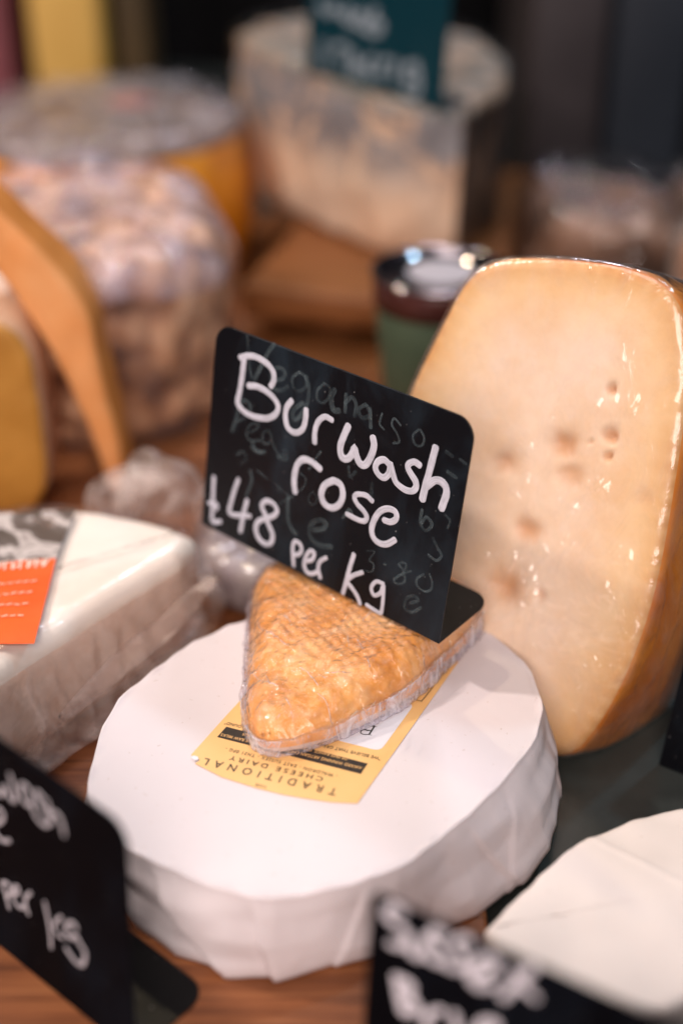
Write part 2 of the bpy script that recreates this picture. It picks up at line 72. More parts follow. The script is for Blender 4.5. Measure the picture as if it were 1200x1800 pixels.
 'wedge': [(-0.02308, -0.01905), (-0.01332, -0.01905), (0.00036, -0.01332), (0.02076, -0.00035), (0.04215, 0.01692), (0.06279, 0.04683), (0.07733, 0.06867), (0.08238, 0.09027), (0.08236, 0.10087), (0.05231, 0.12064), (0.01046, 0.12932), (-0.02254, 0.12351), (-0.03405, 0.10742), (-0.03469, 0.07662), (-0.03406, 0.03786), (-0.0329, 0.00597), (-0.02983, -0.01232)],
 'wedge_crease_glints': [(0.000498, [(-0.03029, 0.05892), (-0.02829, 0.04961), (-0.02289, 0.04154), (-0.01436, 0.0317)]), (0.000554, [(0.0203, 0.03757), (0.02369, 0.03267)]), (0.000664, [(0.01794, 0.03462), (0.02016, 0.02784)]), (0.000443, [(-0.03107, 0.02212), (-0.02597, 0.01189), (-0.01905, 0.00734)]), (0.000498, [(0.02579, -0.00158), (0.02291, -0.00854), (0.01958, -0.01367)]), (0.000443, [(0.02943, -0.00854), (0.02495, -0.01452)]), (0.000498, [(-0.00476, 0.01465), (-0.00242, 0.01007), (-0.00012, 0.00554)]), (0.000388, [(0.01332, 0.03757), (0.01387, 0.03073)]), (0.000609, [(0.0218, 0.02307), (0.02337, 0.01558)]), (0.000775, [(-0.01667, -0.00983), (-0.01822, -0.01155)]), (0.000554, [(-0.01427, -0.00158), (-0.01193, -0.00595)]), (0.000554, [(-0.01913, 0.07939), (-0.01786, 0.07829)]), (0.000498, [(-0.01722, 0.05372), (-0.01383, 0.05012)]), (0.000443, [(-0.01194, 0.04656), (-0.01013, 0.04505)]), (0.000554, [(-0.02615, -0.00508), (-0.02578, -0.00681)]), (0.000554, [(-0.02387, 0.01465), (-0.02188, 0.00825)]), (0.000443, [(-0.00821, 0.01744), (-0.00476, 0.01465)]), (0.000443, [(0.00033, 0.01281), (0.00315, 0.01098)]), (0.000498, [(-0.01184, -0.00854), (-0.01121, -0.01112)]), (0.000443, [(0.00312, 0.01373), (0.0121, 0.01281)]), (0.000443, [(-0.00228, 0.00285), (0.0033, -0.00245), (0.00664, -0.01112)]), (0.000388, [(0.01149, -0.02039), (0.01749, -0.00768)]), (0.000388, [(0.02048, 0.05064), (0.02658, 0.05892)])],
 'yellow': [[-0.215, 0.26, 0.1365], [-0.1918, 0.26, 0.1336], [-0.1791, 0.26, 0.122], [-0.1746, 0.26, 0.0998], [-0.1752, 0.26, 0.0555], [-0.2274, 0.26, 0.0527]],
 'yellow_pale': [[-0.2278, 0.312, 0.1394], [-0.2012, 0.312, 0.1364], [-0.1957, 0.312, 0.1236], [-0.1911, 0.312, 0.0965], [-0.1955, 0.312, 0.0846], [-0.2359, 0.312, 0.0846]]}

H = 0.042
# ------------------------------------------------------------------ helpers
def link(name, me, mats=(), parent=None, mw=None):
    o = bpy.data.objects.new(name, me); scene.collection.objects.link(o)
    for m in (mats if isinstance(mats, (list, tuple)) else [mats]): me.materials.append(m)
    if parent: o.parent = parent
    if mw is not None:
        bpy.context.view_layer.update(); o.matrix_world = mw
    return o
def empty(name, loc=(0, 0, 0), mw=None):
    o = bpy.data.objects.new(name, None); scene.collection.objects.link(o); o.empty_display_size = .02
    if mw is not None: o.matrix_world = mw
    else: o.location = loc
    return o
def tag(o, label=None, cat=None, group=None, kind=None):
    if label: o['label'] = label
    if cat: o['category'] = cat
    if group: o['group'] = group
    if kind: o['kind'] = kind
    return o
def meshof(verts, faces, smooth=True, mi=None, name='mesh'):
    me = bpy.data.meshes.new(name); me.from_pydata([tuple(v) for v in verts], [], faces); me.validate()
    bm = bmesh.new(); bm.from_mesh(me); bmesh.ops.recalc_face_normals(bm, faces=bm.faces[:]); bm.to_mesh(me); bm.free()
    me.polygons.foreach_set('use_smooth', [smooth] * len(me.polygons))
    if mi is not None and len(mi) == len(me.polygons): me.polygons.foreach_set('material_index', mi)
    me.update(); return me
def loft(rings, cap0=True, cap1=True):
    n = len(rings[0]); V = []; F = []; info = []
    for r in rings: V += r
    for k in range(len(rings) - 1):
        for i in range(n):
            j = (i + 1) % n
            F.append((k*n+i, k*n+j, (k+1)*n+j, (k+1)*n+i)); info.append(k)
    for kk, cap in ((0, cap0), (len(rings) - 1, cap1)):
        if cap:
            c = sum((Vector(v) for v in rings[kk]), Vector()) / n; V.append(c); ci = len(V) - 1
            for i in range(n): F.append((kk*n+i, kk*n+(i+1) % n, ci)); info.append(kk)
    return V, F, info
def chaikin(p, it=2):
    for _ in range(it):
        q = []
        for i in range(len(p)):
            a, b = Vector(p[i]), Vector(p[(i+1) % len(p)])
            q += [a*.75 + b*.25, a*.25 + b*.75]
        p = q
    return [Vector(v) for v in p]
def resample(p, n, closed=True):
    p = [Vector(v) for v in p]
    if closed: p = p + [p[0]]
    L = [0]
    for a, b in zip(p, p[1:]): L.append(L[-1] + (b - a).length)
    out = []; k = 0; m = n if closed else n - 1
    for i in range(n):
        t = L[-1] * i / m
        while k < len(L) - 2 and L[k+1] < t: k += 1
        f = (t - L[k]) / max(1e-12, L[k+1] - L[k]); out.append(p[k].lerp(p[k+1], f))
    return out
def area2(p): return sum(a.x*b.y - b.x*a.y for a, b in zip(p, p[1:] + p[:1])) / 2
def outline(pts, n, it=2):
    p = resample(chaikin([Vector(v[:2]) for v in pts], it), n)
    if area2(p) < 0: p.reverse()
    return p
def inset(p, d):
    n = len(p); q = []
    for i in range(n):
        t = (p[(i+2) % n] - p[i-2]); t.normalize(); q.append(p[i] + Vector((-t.y, t.x)) * d)
    return q
def sst(a, b, x):
    t = min(1, max(0, (x - a) / (b - a))); return t*t*(3 - 2*t)
def nz(p, s, seed=0.0): return noise.noise(Vector((p[0]*s + seed, p[1]*s - seed*.7, p[2]*s + seed*1.3)))
def fbm(p, s, seed=0.0, o=4): return noise.fractal(Vector((p[0]*s + seed, p[1]*s - seed, p[2]*s + seed*.5)), .9, 2.1, o)
def displace(me, fn):
    nrm = [v.normal.copy() for v in me.vertices]
    for v, n in zip(me.vertices, nrm): v.co = v.co + n * fn(v.co, n)
    me.update()
def set_attr(me, name, vals):
    a = me.attributes.new(name, 'FLOAT', 'POINT'); a.data.foreach_set('value', vals)

def pillow(pts, z0, ztop, er=.005, br=.003, n=200, rings=40, sidez=8, off=0.0, dens=1.0):
    """a solid with a flat-ish bottom, rounded edges and a top surface ztop(x,y)"""
    base = inset(pts, -off); eh = er
    c = sum(base, Vector((0, 0))) / len(base)
    R = []; kind = []
    a = inset(base, br)
    for s in (.0, .4, .8): 
        R.append([Vector((*(c.lerp(q, s) if s else c.lerp(q, .02)), z0)) for q in a]); kind.append(0)
    for k in range(4):
        t = k/3*math.pi/2
        R.append([Vector((*q, z0 + br*(1 - math.cos(t)))) for q in inset(base, br*(1 - math.sin(t)))]); kind.append(0)
    for k in range(1, sidez):
        R.append([Vector((*q, (z0+br) + (ztop(q.x, q.y) + off - er - z0 - br)*k/sidez)) for q in base]); kind.append(1)
    ne = 6 if eh == er else 16
    for k in range(ne):
        t = k/(ne-1)*math.pi/2
        R.append([Vector((*q, ztop(q.x, q.y) + off - er*(1 - math.sin(t)))) for q in inset(base, eh*(1 - math.cos(t)))]); kind.append(2)
    top = inset(base, eh); c2 = c
    for k in range(1, rings):
        s = 1 - (k/rings)**dens
        ring = [c2.lerp(q, s) for q in top]
        R.append([Vector((*q, ztop(q.x, q.y) + off)) for q in ring]); kind.append(3)
    V, F, info = loft(R)
    me = meshof(V, F, True, [0 if kind[k] >= 2 else 1 for k in info])
    return me
def prism(pts, d0, d1, to3, bev=.0004):
    """flat polygon (2D) extruded between depths d0 and d1; to3(a,b,d)->Vector"""
    p = [Vector(q) for q in pts]
    if area2(p) < 0: p.reverse()
    n = len(p)
    rings = [[to3(*q, d0) for q in inset1(p, bev)], [to3(*q, d0 + bev*(1 if d1 > d0 else -1)) for q in p],
             [to3(*q, d1 - bev*(1 if d1 > d0 else -1)) for q in p], [to3(*q, d1) for q in inset1(p, bev)]]
    V = sum(rings, []); F = []
    for k in range(3):
        for i in range(n):
            j = (i+1) % n; F.append((k*n+i, k*n+j, (k+1)*n+j, (k+1)*n+i))
    F.append(tuple(range(n))[::-1]); F.append(tuple(3*n + i for i in range(n)))
    return meshof(V, F, False)
def inset1(p, d):
    n = len(p); q = []
    for i in range(n):
        t = (p[(i+1) % n] - p[i-1]); t.normalize(); q.append(p[i] + Vector((-t.y, t.x)) * d)
    return q
def rbox(x0, y0, z0, x1, y1, z1, r=.004, seg=3):
    bm = bmesh.new(); bmesh.ops.create_cube(bm, size=1)
    for v in bm.verts: v.co = Vector((x0 if v.co.x < 0 else x1, y0 if v.co.y < 0 else y1, z0 if v.co.z < 0 else z1))
    bmesh.ops.bevel(bm, geom=bm.edges[:], offset=r, segments=seg, affect='EDGES', profile=.5)
    me = bpy.data.meshes.new('box'); bm.to_mesh(me); bm.free(); me.polygons.foreach_set('use_smooth', [True]*len(me.polygons))
    return me
def lathe(prof, n=96, loc=(0, 0, 0), SC=1.05):
    rings = [[Vector((loc[0] + r*SC*math.cos(2*math.pi*i/n), loc[1] + r*SC*math.sin(2*math.pi*i/n), loc[2] + z)) for i in range(n)] for r, z in prof]
    V, F, _ = loft(rings); return meshof(V, F, True)
def catmull(p, step):
    p = [Vector(q) for q in p]
    if len(p) == 2: p = [p[0], p[0].lerp(p[1], .5), p[1]]
    P = [p[0]*2 - p[1]] + p + [p[-1]*2 - p[-2]]; out = []
    for i in range(1, len(P) - 2):
        a, b, c, d = P[i-1:i+3]; m = 10
        for k in range(m):
            t = k/m
            out.append(.5*((2*b) + (c - a)*t + (2*a - 5*b + 4*c - d)*t*t + (3*b - a - 3*c + d)*t**3))
    out.append(p[-1]); L = sum((y - x).length for x, y in zip(out, out[1:]))
    return resample(out, max(6, int(L/step)), False)
def ribbons(strokes, to3, th=.00018, jit=.10, seed=1):
    """painted strokes: low domed ribbons, each laid a hair above the last"""
    V = []; F = []; UV = {}; rnd = random.Random(seed)
    prof = ((-1, 0), (-.82, .6), (-.4, .95), (0, 1), (.4, .95), (.82, .6), (1, 0))
    for si, (wd, pts) in enumerate(strokes):
        c = catmull(pts, wd*.22); n = len(c); hw = wd/2; t0 = (c[1] - c[0]).normalized(); t1 = (c[-1] - c[-2]).normalized()
        path = []; sd = rnd.uniform(0, 99)
        for k, ex in ((0, 1.0), (1, .92), (2, .7), (3, .38)):
            path.append((c[0] - t0*hw*ex*.75, t0, math.sqrt(max(0.02, 1 - ex*ex))))
        for i in range(n):
            t = (c[min(n-1, i+1)] - c[max(0, i-1)]).normalized()
            path.append((c[i], t, 1 + jit*noise.noise(Vector((i*.22, sd, 0)))))
        for ex in (.38, .7, .92, 1.0):
            path.append((c[-1] + t1*hw*ex*.75, t1, math.sqrt(max(0.02, 1 - ex*ex))))
        b = len(V); m = len(prof); s = 0
        for i, (q, t, ws) in enumerate(path):
            nn = Vector((-t.y, t.x)); 
            if i: s += (q - path[i-1][0]).length
            lift = si*.000004 + i*.0000008
            for j, (u, hgt) in enumerate(prof):
                a = q + nn*u*hw*ws; UV[len(V)] = (s + sd, u*hw + si); V.append(to3(a.x, a.y, lift + hgt*th))
        for i in range(len(path) - 1):
            for j in range(m - 1):
                F.append((b+i*m+j, b+i*m+j+1, b+(i+1)*m+j+1, b+(i+1)*m+j))
    me = bpy.data.meshes.new('strokes'); me.from_pydata([tuple(v) for v in V], [], F)
    uv = me.uv_layers.new(name='UVMap')
    for l in me.loops: uv.data[l.index].uv = UV[l.vertex_index]
    me.polygons.foreach_set('use_smooth', [True]*len(me.polygons)); return me
def text_mesh(lines, z, lift=0):
    """printed lines (body, start xy, end xy, height, spacing) laid on the plane z"""
    bmo = bmesh.new()
    for body, p0, p1, hgt, sp in lines:
        c = bpy.data.curves.new('text', 'FONT'); c.body = body; c.size = hgt*1.4; c.space_character = sp; c.offset = hgt*.012; c.resolution_u = 3
        o = bpy.data.objects.new('text', c); scene.collection.objects.link(o)
        bpy.context.view_layer.update(); me = bpy.data.meshes.new_from_object(o.evaluated_get(bpy.context.evaluated_depsgraph_get()))
        xs = [v.co.x for v in me.vertices]; x0, x1 = min(xs), max(xs)
        a = Vector(p0); d = Vector(p1) - a; L = d.length; d.normalize(); u = Vector((-d.y, d.x)); k = L/(x1 - x0)
        for v in me.vertices:
            q = a + d*(v.co.x - x0)*k + u*v.co.y; v.co = (q.x, q.y, z)
        bmo.from_mesh(me); bpy.data.objects.remove(o); bpy.data.meshes.remove(me); bpy.data.curves.remove(c)
    me = bpy.data.meshes.new('lettering'); bmo.to_mesh(me); bmo.free(); return me
# ------------------------------------------------------------------ materials
class NT:
    def __init__(s, name):
        s.m = bpy.data.materials.new(name); s.m.use_nodes = True; s.t = s.m.node_tree; s.n = s.t.nodes
        s.b = s.n['Principled BSDF']; s.out = s.n['Material Output']; s.tc = s.n.new('ShaderNodeTexCoord')
    def new(s, ty, **kw):
        x = s.n.new(ty)
        for k, v in kw.items(): setattr(x, k, v)
        return x
    def l(s, a, b): s.t.links.new(a, b)
    def coord(s, scale=(1, 1, 1), rot=(0, 0, 0), src='Object', loc=(0, 0, 0)):
        mp = s.new('ShaderNodeMapping'); mp.inputs['Scale'].default_value = scale; mp.inputs['Rotation'].default_value = rot; mp.inputs['Location'].default_value = loc
        s.l(s.tc.outputs[src], mp.inputs[0]); return mp.outputs[0]
    def noise(s, scale, co=None, detail=4, rough=.55, dist=0):
        x = s.new('ShaderNodeTexNoise'); x.inputs['Scale'].default_value = scale; x.inputs['Detail'].default_value = detail
        x.inputs['Roughness'].default_value = rough; x.inputs['Distortion'].default_value = dist
        s.l(co if co is not None else s.tc.outputs['Object'], x.inputs['Vector']); return x.outputs['Fac']
    def ramp(s, fac, stops):
        x = s.new('ShaderNodeValToRGB'); e = x.color_ramp.elements
        while len(e) < len(stops): e.new(.5)
        for q, (p, c) in zip(e, stops): q.position = p; q.color = (*c, 1) if len(c) == 3 else c
        s.l(fac, x.inputs[0]); return x.outputs[0]
    def mix(s, fac, a, b, ty='MIX'):
        x = s.new('ShaderNodeMix', data_type='RGBA', blend_type=ty)
        for k, v in ((0, fac), (6, a), (7, b)):
            if hasattr(v, 'links'): s.l(v, x.inputs[k])
            else: x.inputs[k].default_value = v if k == 0 else (*v, 1)
        return x.outputs[2]
    def math(s, op, a, b=0.0):
        x = s.new('ShaderNodeMath', operation=op)
        for k, v in enumerate((a, b)):
            if hasattr(v, 'links'): s.l(v, x.inputs[k])
            else: x.inputs[k].default_value = v
        return x.outputs[0]
    def bump(s, hgt, strength=.3, dist=.001, prev=None):
        x = s.new('ShaderNodeBump'); x.inputs['Strength'].default_value = strength; x.inputs['Distance'].default_value = dist
        s.l(hgt, x.inputs['Height'])
        if prev is not None: s.l(prev, x.inputs['Normal'])
        return x.outputs[0]
    def set(s, col=None, rough=None, normal=None, spec=None, metal=None, coat=None, sss=None):
        for k, v in (('Base Color', col), ('Roughness', rough), ('Normal', normal), ('Specular IOR Level', spec), ('Metallic', metal), ('Coat Weight', coat), ('Subsurface Weight', sss)):
            if v is None: continue
            if hasattr(v, 'links'): s.l(v, s.b.inputs[k])
            else: s.b.inputs[k].default_value = (*v, 1) if k == 'Base Color' else v
        return s.m
def plain(name, c1, c2, scale=60, rough=.6, bs=200, bstr=.25, bd=.0006, spec=.4, coat=None, sss=None, contrast=(.35, .65)):
    t = NT(name); f = t.noise(scale, detail=5)
    col = t.ramp(f, [(contrast[0], c1), (contrast[1], c2)])
    m = t.set(col, rough, t.bump(t.noise(bs, detail=5), bstr, bd), spec, coat=coat)
    if sss: 
        t.b.inputs['Subsurface Weight'].default_value = sss; t.b.inputs['Subsurface Radius'].default_value = (1, .6, .35); t.b.inputs['Subsurface Scale'].default_value = .004
    return m
def paper(name, c1=(.715, .65, .668), c2=(.755, .69, .708)):
    t = NT(name); f = t.noise(14, detail=6); col = t.ramp(f, [(.3, c1), (.7, c2)])
    spots = t.ramp(t.noise(420, detail=1), [(.235, (.86, .82, .78)), (.25, (1, 1, 1))])
    col = t.mix(1, col, spots, 'MULTIPLY')
    fib = t.noise(900, t.coord((1, .35, 1)), 6)
    b1 = t.bump(t.noise(36, detail=3), .22, .0012); b2 = t.bump(fib, .10, .0003, b1)
    m = t.set(col, .62, b2, .3); t.b.inputs['Subsurface Weight'].default_value = .12; t.b.inputs['Subsurface Radius'].default_value = (1, .8, .75); t.b.inputs['Subsurface Scale'].default_value = .003
    return m
def film(name, haze=.10, tint=(.96, .95, .98), rough=.09, scale=60, stretch=(1, 1, .3), bstr=.6, bd=.0015, rot=(0, 0, 0), gl=.9, white=(.78, .76, .84), k=1.4):
    t = NT(name); t.n.remove(t.b)
    tr = t.new('ShaderNodeBsdfTransparent'); tr.inputs[0].default_value = (*tint, 1)
    g = t.new('ShaderNodeBsdfGlossy'); g.inputs['Roughness'].default_value = rough; g.inputs[0].default_value = (gl, gl, gl, 1)
    d = t.new('ShaderNodeBsdfDiffuse'); d.inputs[0].default_value = (*white, 1)
    co = t.coord(stretch, rot)
    n1 = t.noise(scale, co, 5, .6, 1.2); n2 = t.noise(scale*4.2, co, 3, .6, .6)
    vor = t.new('ShaderNodeTexVoronoi', feature='DISTANCE_TO_EDGE'); vor.inputs['Scale'].default_value = scale*1.3; t.l(co, vor.inputs['Vector'])
    crease = t.ramp(vor.outputs['Distance'], [(0, (1, 1, 1)), (.12, (0, 0, 0))])
    bp = t.bump(n1, bstr, bd); bp = t.bump(n2, bstr*.7, bd*.35, bp); bp = t.bump(crease, bstr*.5, bd*.4, bp)
    t.l(bp, g.inputs['Normal'])
    fr = t.new('ShaderNodeFresnel'); fr.inputs['IOR'].default_value = 1.5; t.l(bp, fr.inputs['Normal'])
    gb = t.new('ShaderNodeNewGeometry'); fac = t.math('MULTIPLY', t.math('MULTIPLY', fr.outputs[0], k), t.math('SUBTRACT', 1.0, gb.outputs['Backfacing']))
    hz = t.math('MULTIPLY', t.ramp(n1, [(.42, (0, 0, 0)), (.75, (1, 1, 1))]), haze*2.2); hz = t.math('ADD', hz, haze*.25)
    m1 = t.new('ShaderNodeMixShader'); t.l(hz, m1.inputs[0]); t.l(tr.outputs[0], m1.inputs[1]); t.l(d.outputs[0], m1.inputs[2])
    m2 = t.new('ShaderNodeMixShader'); t.l(fac, m2.inputs[0]); t.l(m1.outputs[0], m2.inputs[1]); t.l(g.outputs[0], m2.inputs[2])
    t.l(m2.outputs[0], t.out.inputs[0]); return t.m
def wood(name, c1, c2, c3, rot=0, scale=1.0, rough=.45):
    t = NT(name); co = t.coord((10*scale, 150*scale, 60*scale), (0, 0, rot))
    n = t.noise(1.0, co, 8, .62, .5); n2 = t.noise(.35, co, 3, .5, .8)
    pores = t.noise(2.6, t.coord((9*scale, 420*scale, 60), (0, 0, rot)), 2, .5)
    col = t.ramp(n, [(.28, c1), (.5, c2), (.74, c3)])
    col = t.mix(t.math('MULTIPLY', n2, .55), col, c1)
    col = t.mix(1, col, t.ramp(pores, [(.30, (.35, .28, .24)), (.40, (1, 1, 1))]), 'MULTIPLY')
    return t.set(col, rough, t.bump(n, .25, .0006, t.bump(pores, .3, .0004)), .35)
def board_black(name, tint=(.0035, .004, .006), smear=(.016, .027, .038), rough=.36, amt=1.0, spec=.18):
    t = NT(name); co = t.coord((1, 1, .45), (0, .5, 0)); n = t.noise(26, co, 6, .62, .8)
    f = t.ramp(n, [(.49, (0, 0, 0)), (.82, (amt, amt, amt))])
    scr = t.noise(55, t.coord((1, 1, 14), (0, .9, 0)), 2, .5)
    f2 = t.ramp(scr, [(.70, (0, 0, 0)), (.78, (.35, .35, .35))])
    dust = t.ramp(t.noise(760, detail=0), [(.835, (0, 0, 0)), (.86, (.5, .5, .5))])
    col = t.mix(f, tint, smear); col = t.mix(f2, col, smear); col = t.mix(dust, col, (.3, .3, .3))
    r = t.math('ADD', t.math('MULTIPLY', n, .22), rough - .1)
    return t.set(col, r, t.bump(t.noise(500, detail=2), .05, .0002), spec)
def chalk(name, c=(.60, .605, .69), streak=.42):
    t = NT(name); mp = t.new('ShaderNodeMapping'); mp.inputs['Scale'].default_value = (70, 2600, 1); t.l(t.tc.outputs['UV'], mp.inputs[0])
    n = t.noise(1.0, mp.outputs[0], 4, .6); f = t.ramp(n, [(.30, (streak,)*3), (.52, (1, 1, 1))])
    b = t.noise(160, detail=3); f = t.math('MULTIPLY', f, t.ramp(b, [(.25, (.72,)*3), (.6, (1, 1, 1))]))
    col = t.mix(f, (.10, .11, .13), c)
    return t.set(col, .55, t.bump(n, .25, .0002), .3)
def ghost(name, c=(.16, .21, .23), a=.36):
    t = NT(name); t.n.remove(t.b); d = t.new('ShaderNodeBsdfDiffuse'); d.inputs[0].default_value = (*c, 1); tr = t.new('ShaderNodeBsdfTransparent')
    mp = t.new('ShaderNodeMapping'); mp.inputs['Scale'].default_value = (90, 1300, 1); t.l(t.tc.outputs['UV'], mp.inputs[0])
    n = t.noise(1.0, mp.outputs[0], 3, .6); n2 = t.noise(70, detail=4)
    f = t.math('MULTIPLY', t.ramp(n, [(.25, (.45,)*3), (.6, (1, 1, 1))]), t.ramp(n2, [(.34, (.08,)*3), (.62, (a,)*3)]))
    m = t.new('ShaderNodeMixShader'); t.l(f, m.inputs[0]); t.l(tr.outputs[0], m.inputs[1]); t.l(d.outputs[0], m.inputs[2]); t.l(m.outputs[0], t.out.inputs[0]); return t.m

M_paper = paper('white_wrapping_paper')
M_paper_cream = paper('cream_wrapping_paper', (.76, .67, .62), (.82, .73, .68))
M_board = wood('red_brown_wood', (.10, .030, .010), (.27, .090, .030), (.42, .165, .062), R_(-37))
M_board2 = wood('orange_brown_wood', (.13, .045, .013), (.26, .095, .03), (.34, .14, .05), R_(8))
M_black = board_black('black_board')
M_blackfoot = board_black('black_foot', (.003, .003, .0035), (.006, .006, .007), .4, .4)
M_black_near = board_black('black_board_near', (.002, .0025, .004), (.008, .012, .019), .5, .8, .03)
M_chalk = chalk('white_marker'); M_chalk_s = chalk('white_marker_soft', (.60, .585, .64), .6)
M_ghost = ghost('wiped_marker')
M_teal = board_black('teal_board', (.0, .024, .036), (.004, .035, .048), .45, .6)
M_teal_chalk = chalk('pale_marker', (.20, .25, .29), .7)

# ------------------------------------------------------------------ the setting
def sheet(name, x0, y0, x1, y1, z, m, label=None):
    me = meshof([(x0, y0, z), (x1, y0, z), (x1, y1, z), (x0, y1, z)], [(0, 1, 2, 3)], False)
    o = link(name, me, m); tag(o, kind='structure'); return o
sheet('counter', -2.5, -1.5, 2.5, 1.75, -.012, plain('dark_slate', (.035, .045, .043), (.06, .07, .066), 20, .26, 300, .1))
t_ = NT('dark_cloth'); bandn = t_.noise(1.0, t_.coord((5.5, .01, .15), loc=(1.2, 0, 0)), 2)
bc = t_.ramp(bandn, [(.42, (.003, .003, .0035)), (.58, (.010, .010, .012)), (.68, (.005, .005, .007))])
bmat = t_.set(bc, .9, None, .1)
# back wall: a hanging dark cloth in shallow folds
V = []; F = []; nx = 240
for i in range(nx + 1):
    x = -2.5 + 5*i/nx
    for z in (-.012, 2.2):
        V.append((x, 1.72 + .02*math.sin(x*21) + .012*math.sin(x*47 + 1), z))
for i in range(nx): F.append((2*i, 2*i+2, 2*i+3, 2*i+1))
o = link('back_wall', meshof(V, F), bmat); tag(o, kind='structure')

# main cutting board
me = rbox(-.62, -.62, -.0118, .072, .485, 0.0, .003, 3)
o = link('wooden_board', me, M_board); tag(o, 'large red brown wooden board under the paper wrapped wheel and wedges', 'wooden board')
me = rbox(-.62, .489, -.0118, .165, .925, -.001, .003, 3)
o = link('wooden_board', me, M_board2); tag(o, 'brown wooden board behind the main one, under the round orange sided cheese', 'wooden board')
rb = empty('raised_board', (.1, .75, -.012)); tag(rb, 'raised orange brown wooden board carrying the tall blue cheese', 'wooden board')
ob = link('board_top', rbox(-.075, .0, .020, .13, .40, .050, .006, 3), M_board2, rb, Matrix.Translation((0, 0, 0)))
ob.matrix_world = Matrix.Translation((0.0, .535, 0)) @ Matrix.Rotation(R_(-14), 4, 'Z')
for dx in (-.02, .08):
    ob = link('foot', rbox(dx, .03, -.0008, dx + .03, .37, .0205, .003, 2), M_board2, rb)
    ob.matrix_world = Matrix.Translation((0.0, .535, 0)) @ Matrix.Rotation(R_(-14), 4, 'Z')

# ------------------------------------------------------------------ paper-wrapped wheel
rim = [Vector(p) for p in D['rim']]
wc = Vector((0.0, -.004)); N = 720
def soften(p, k=.12):
    q = []
    for i in range(len(p)):
        a, b = p[i], p[(i+1) % len(p)]; q += [a.lerp(b, k), a.lerp(b, 1 - k)]
    return q
poly = soften(rim, .13); pbot = [Vector(p) for p in D['rim_bottom']]
def ray_r(th, poly):
    d = Vector((math.cos(th), math.sin(th))); best = .1
    for a, b in zip(poly, poly[1:] + poly[:1]):
        e = b - a; den = d.x*e.y - d.y*e.x
        if abs(den) < 1e-12: continue
        q = a - wc; t = (q.x*e.y - q.y*e.x)/den; s = (q.x*d.y - q.y*d.x)/den
        if t > 0 and -1e-6 <= s <= 1 + 1e-6: best = t
    return best
rbot = [ray_r(2*math.pi*i/N, pbot) for i in range(N)]
rout = [ray_r(2*math.pi*i/N, poly) + .0004*noise.noise(Vector((math.cos(2*math.pi*i/N)*5, math.sin(2*math.pi*i/N)*5, 9))) for i in range(N)]
rnd = random.Random(11)
cols = 23; lat = [[rnd.uniform(-1, 1) for _ in range(cols)] for _ in range(5)]; latj = [[rnd.uniform(-.35, .35) for _ in range(cols)] for _ in range(5)]
def lat_row(k, th):
    x = (th/(2*math.pi)*cols) % cols; i0 = int(x)
    cand = sorted(((((i % cols) + latj[k][i % cols] + (0 if i == i % cols else (cols if i > 0 else -cols))), lat[k][i % cols]) for i in range(i0 - 1, i0 + 4)))
    for (xa, va), (xb, vb) in zip(cand, cand[1:]):
        if xa <= x <= xb: return va + (vb - va)*(x - xa)/(xb - xa)
    return 0
saws = [(-103, 4, .9, 22), (-130, 20, 1.3, 24), (-76, -9, .5, 20), (-42, 12, .8, 26), (-20, -14, .7, 22), (-160, 9, .9, 22), (10, -8, .8, 20), (60, 5, .8, 24), (120, 5, .8, 24)]
def side_off(th, t):
    k = t*4; k0 = min(3, int(k)); f = k - k0
    v = lat_row(k0, th)*(1 - f) + lat_row(k0 + 1, th)*f
    r = .0020*v*sst(0, .35, t)*(1 - .5*sst(.7, 1, t))
    deg = math.degrees(th)
    for a, sl, amp, wdt in saws:
        d = (deg - (a + sl*t) + 180) % 360 - 180
        if 0 <= d < wdt: r += .0030*(.5 if -60 < a < 40 else 1)*amp*(1 - d/wdt)*sst(.0, .3, t)
        elif -1.2 < d < 0: r += .0030*(.5 if -60 < a < 40 else 1)*amp*(1 + d/1.2)*sst(.0, .3, t)*.98
    return r
rings = []
def ring(scale_fn, zfn):
    return [Vector((wc.x + scale_fn(i)*math.cos(2*math.pi*i/N), wc.y + scale_fn(i)*math.sin(2*math.pi*i/N), zfn(i))) for i in range(N)]
for s in (.03, .25, .5, .7, .82, .9, .95, .975):
    rings.append(ring(lambda i: rout[i]*s, lambda i: H + (0 if s < .88 else .0005*sst(.88, 1, s)*noise.noise(Vector((math.cos(2*math.pi*i/N)*6, math.sin(2*math.pi*i/N)*6, 2))))))
def rimz(i): return .0011*noise.noise(Vector((math.cos(2*math.pi*i/N)*9, math.sin(2*math.pi*i/N)*9, 2)))
for dr, dz in ((-.0016, .0001), (-.0009, .0003), (-.0004, .00015), (-.0001, -.0004), (.0, -.0011)):
    rings.append(ring(lambda i: rout[i] + dr, lambda i: H + dz + rimz(i)))
ts = [k/22 for k in range(1, 23)]
for t in ts:
    rings.append(ring(lambda i: rout[i] + (rbot[i] - .0012 - rout[i])*t + .0010*math.sin(math.pi*min(1, t*1.2)) - .0016*sst(.86, 1, t) + side_off(2*math.pi*i/N, t),
                      lambda i: max(.0004, (H - .0011 + rimz(i)*(1 - t))*(1 - t) + .0004)))
rings.append(ring(lambda i: rout[i]*.7, lambda i: .0006))
V, F, info = loft(rings)
me = meshof(V, F)
for p in me.polygons: p.use_smooth = True
displace(me, lambda c, n: (.00022*nz(c, 130, 3) + 0)*(1 if c.z < H - .002 else 0))
wheel = empty('wrapped_cheese_wheel', (0, 0, 0)); tag(wheel, 'round cheese wheel in pleated white paper with a yellow label, under the orange wedge', 'cheese wheel')
link('paper_wrap', me, M_paper, wheel)
M_label = plain('yellow_label', (.86, .50, .19), (.90, .55, .23), 30, .42, 300, .06, .0003, .4)
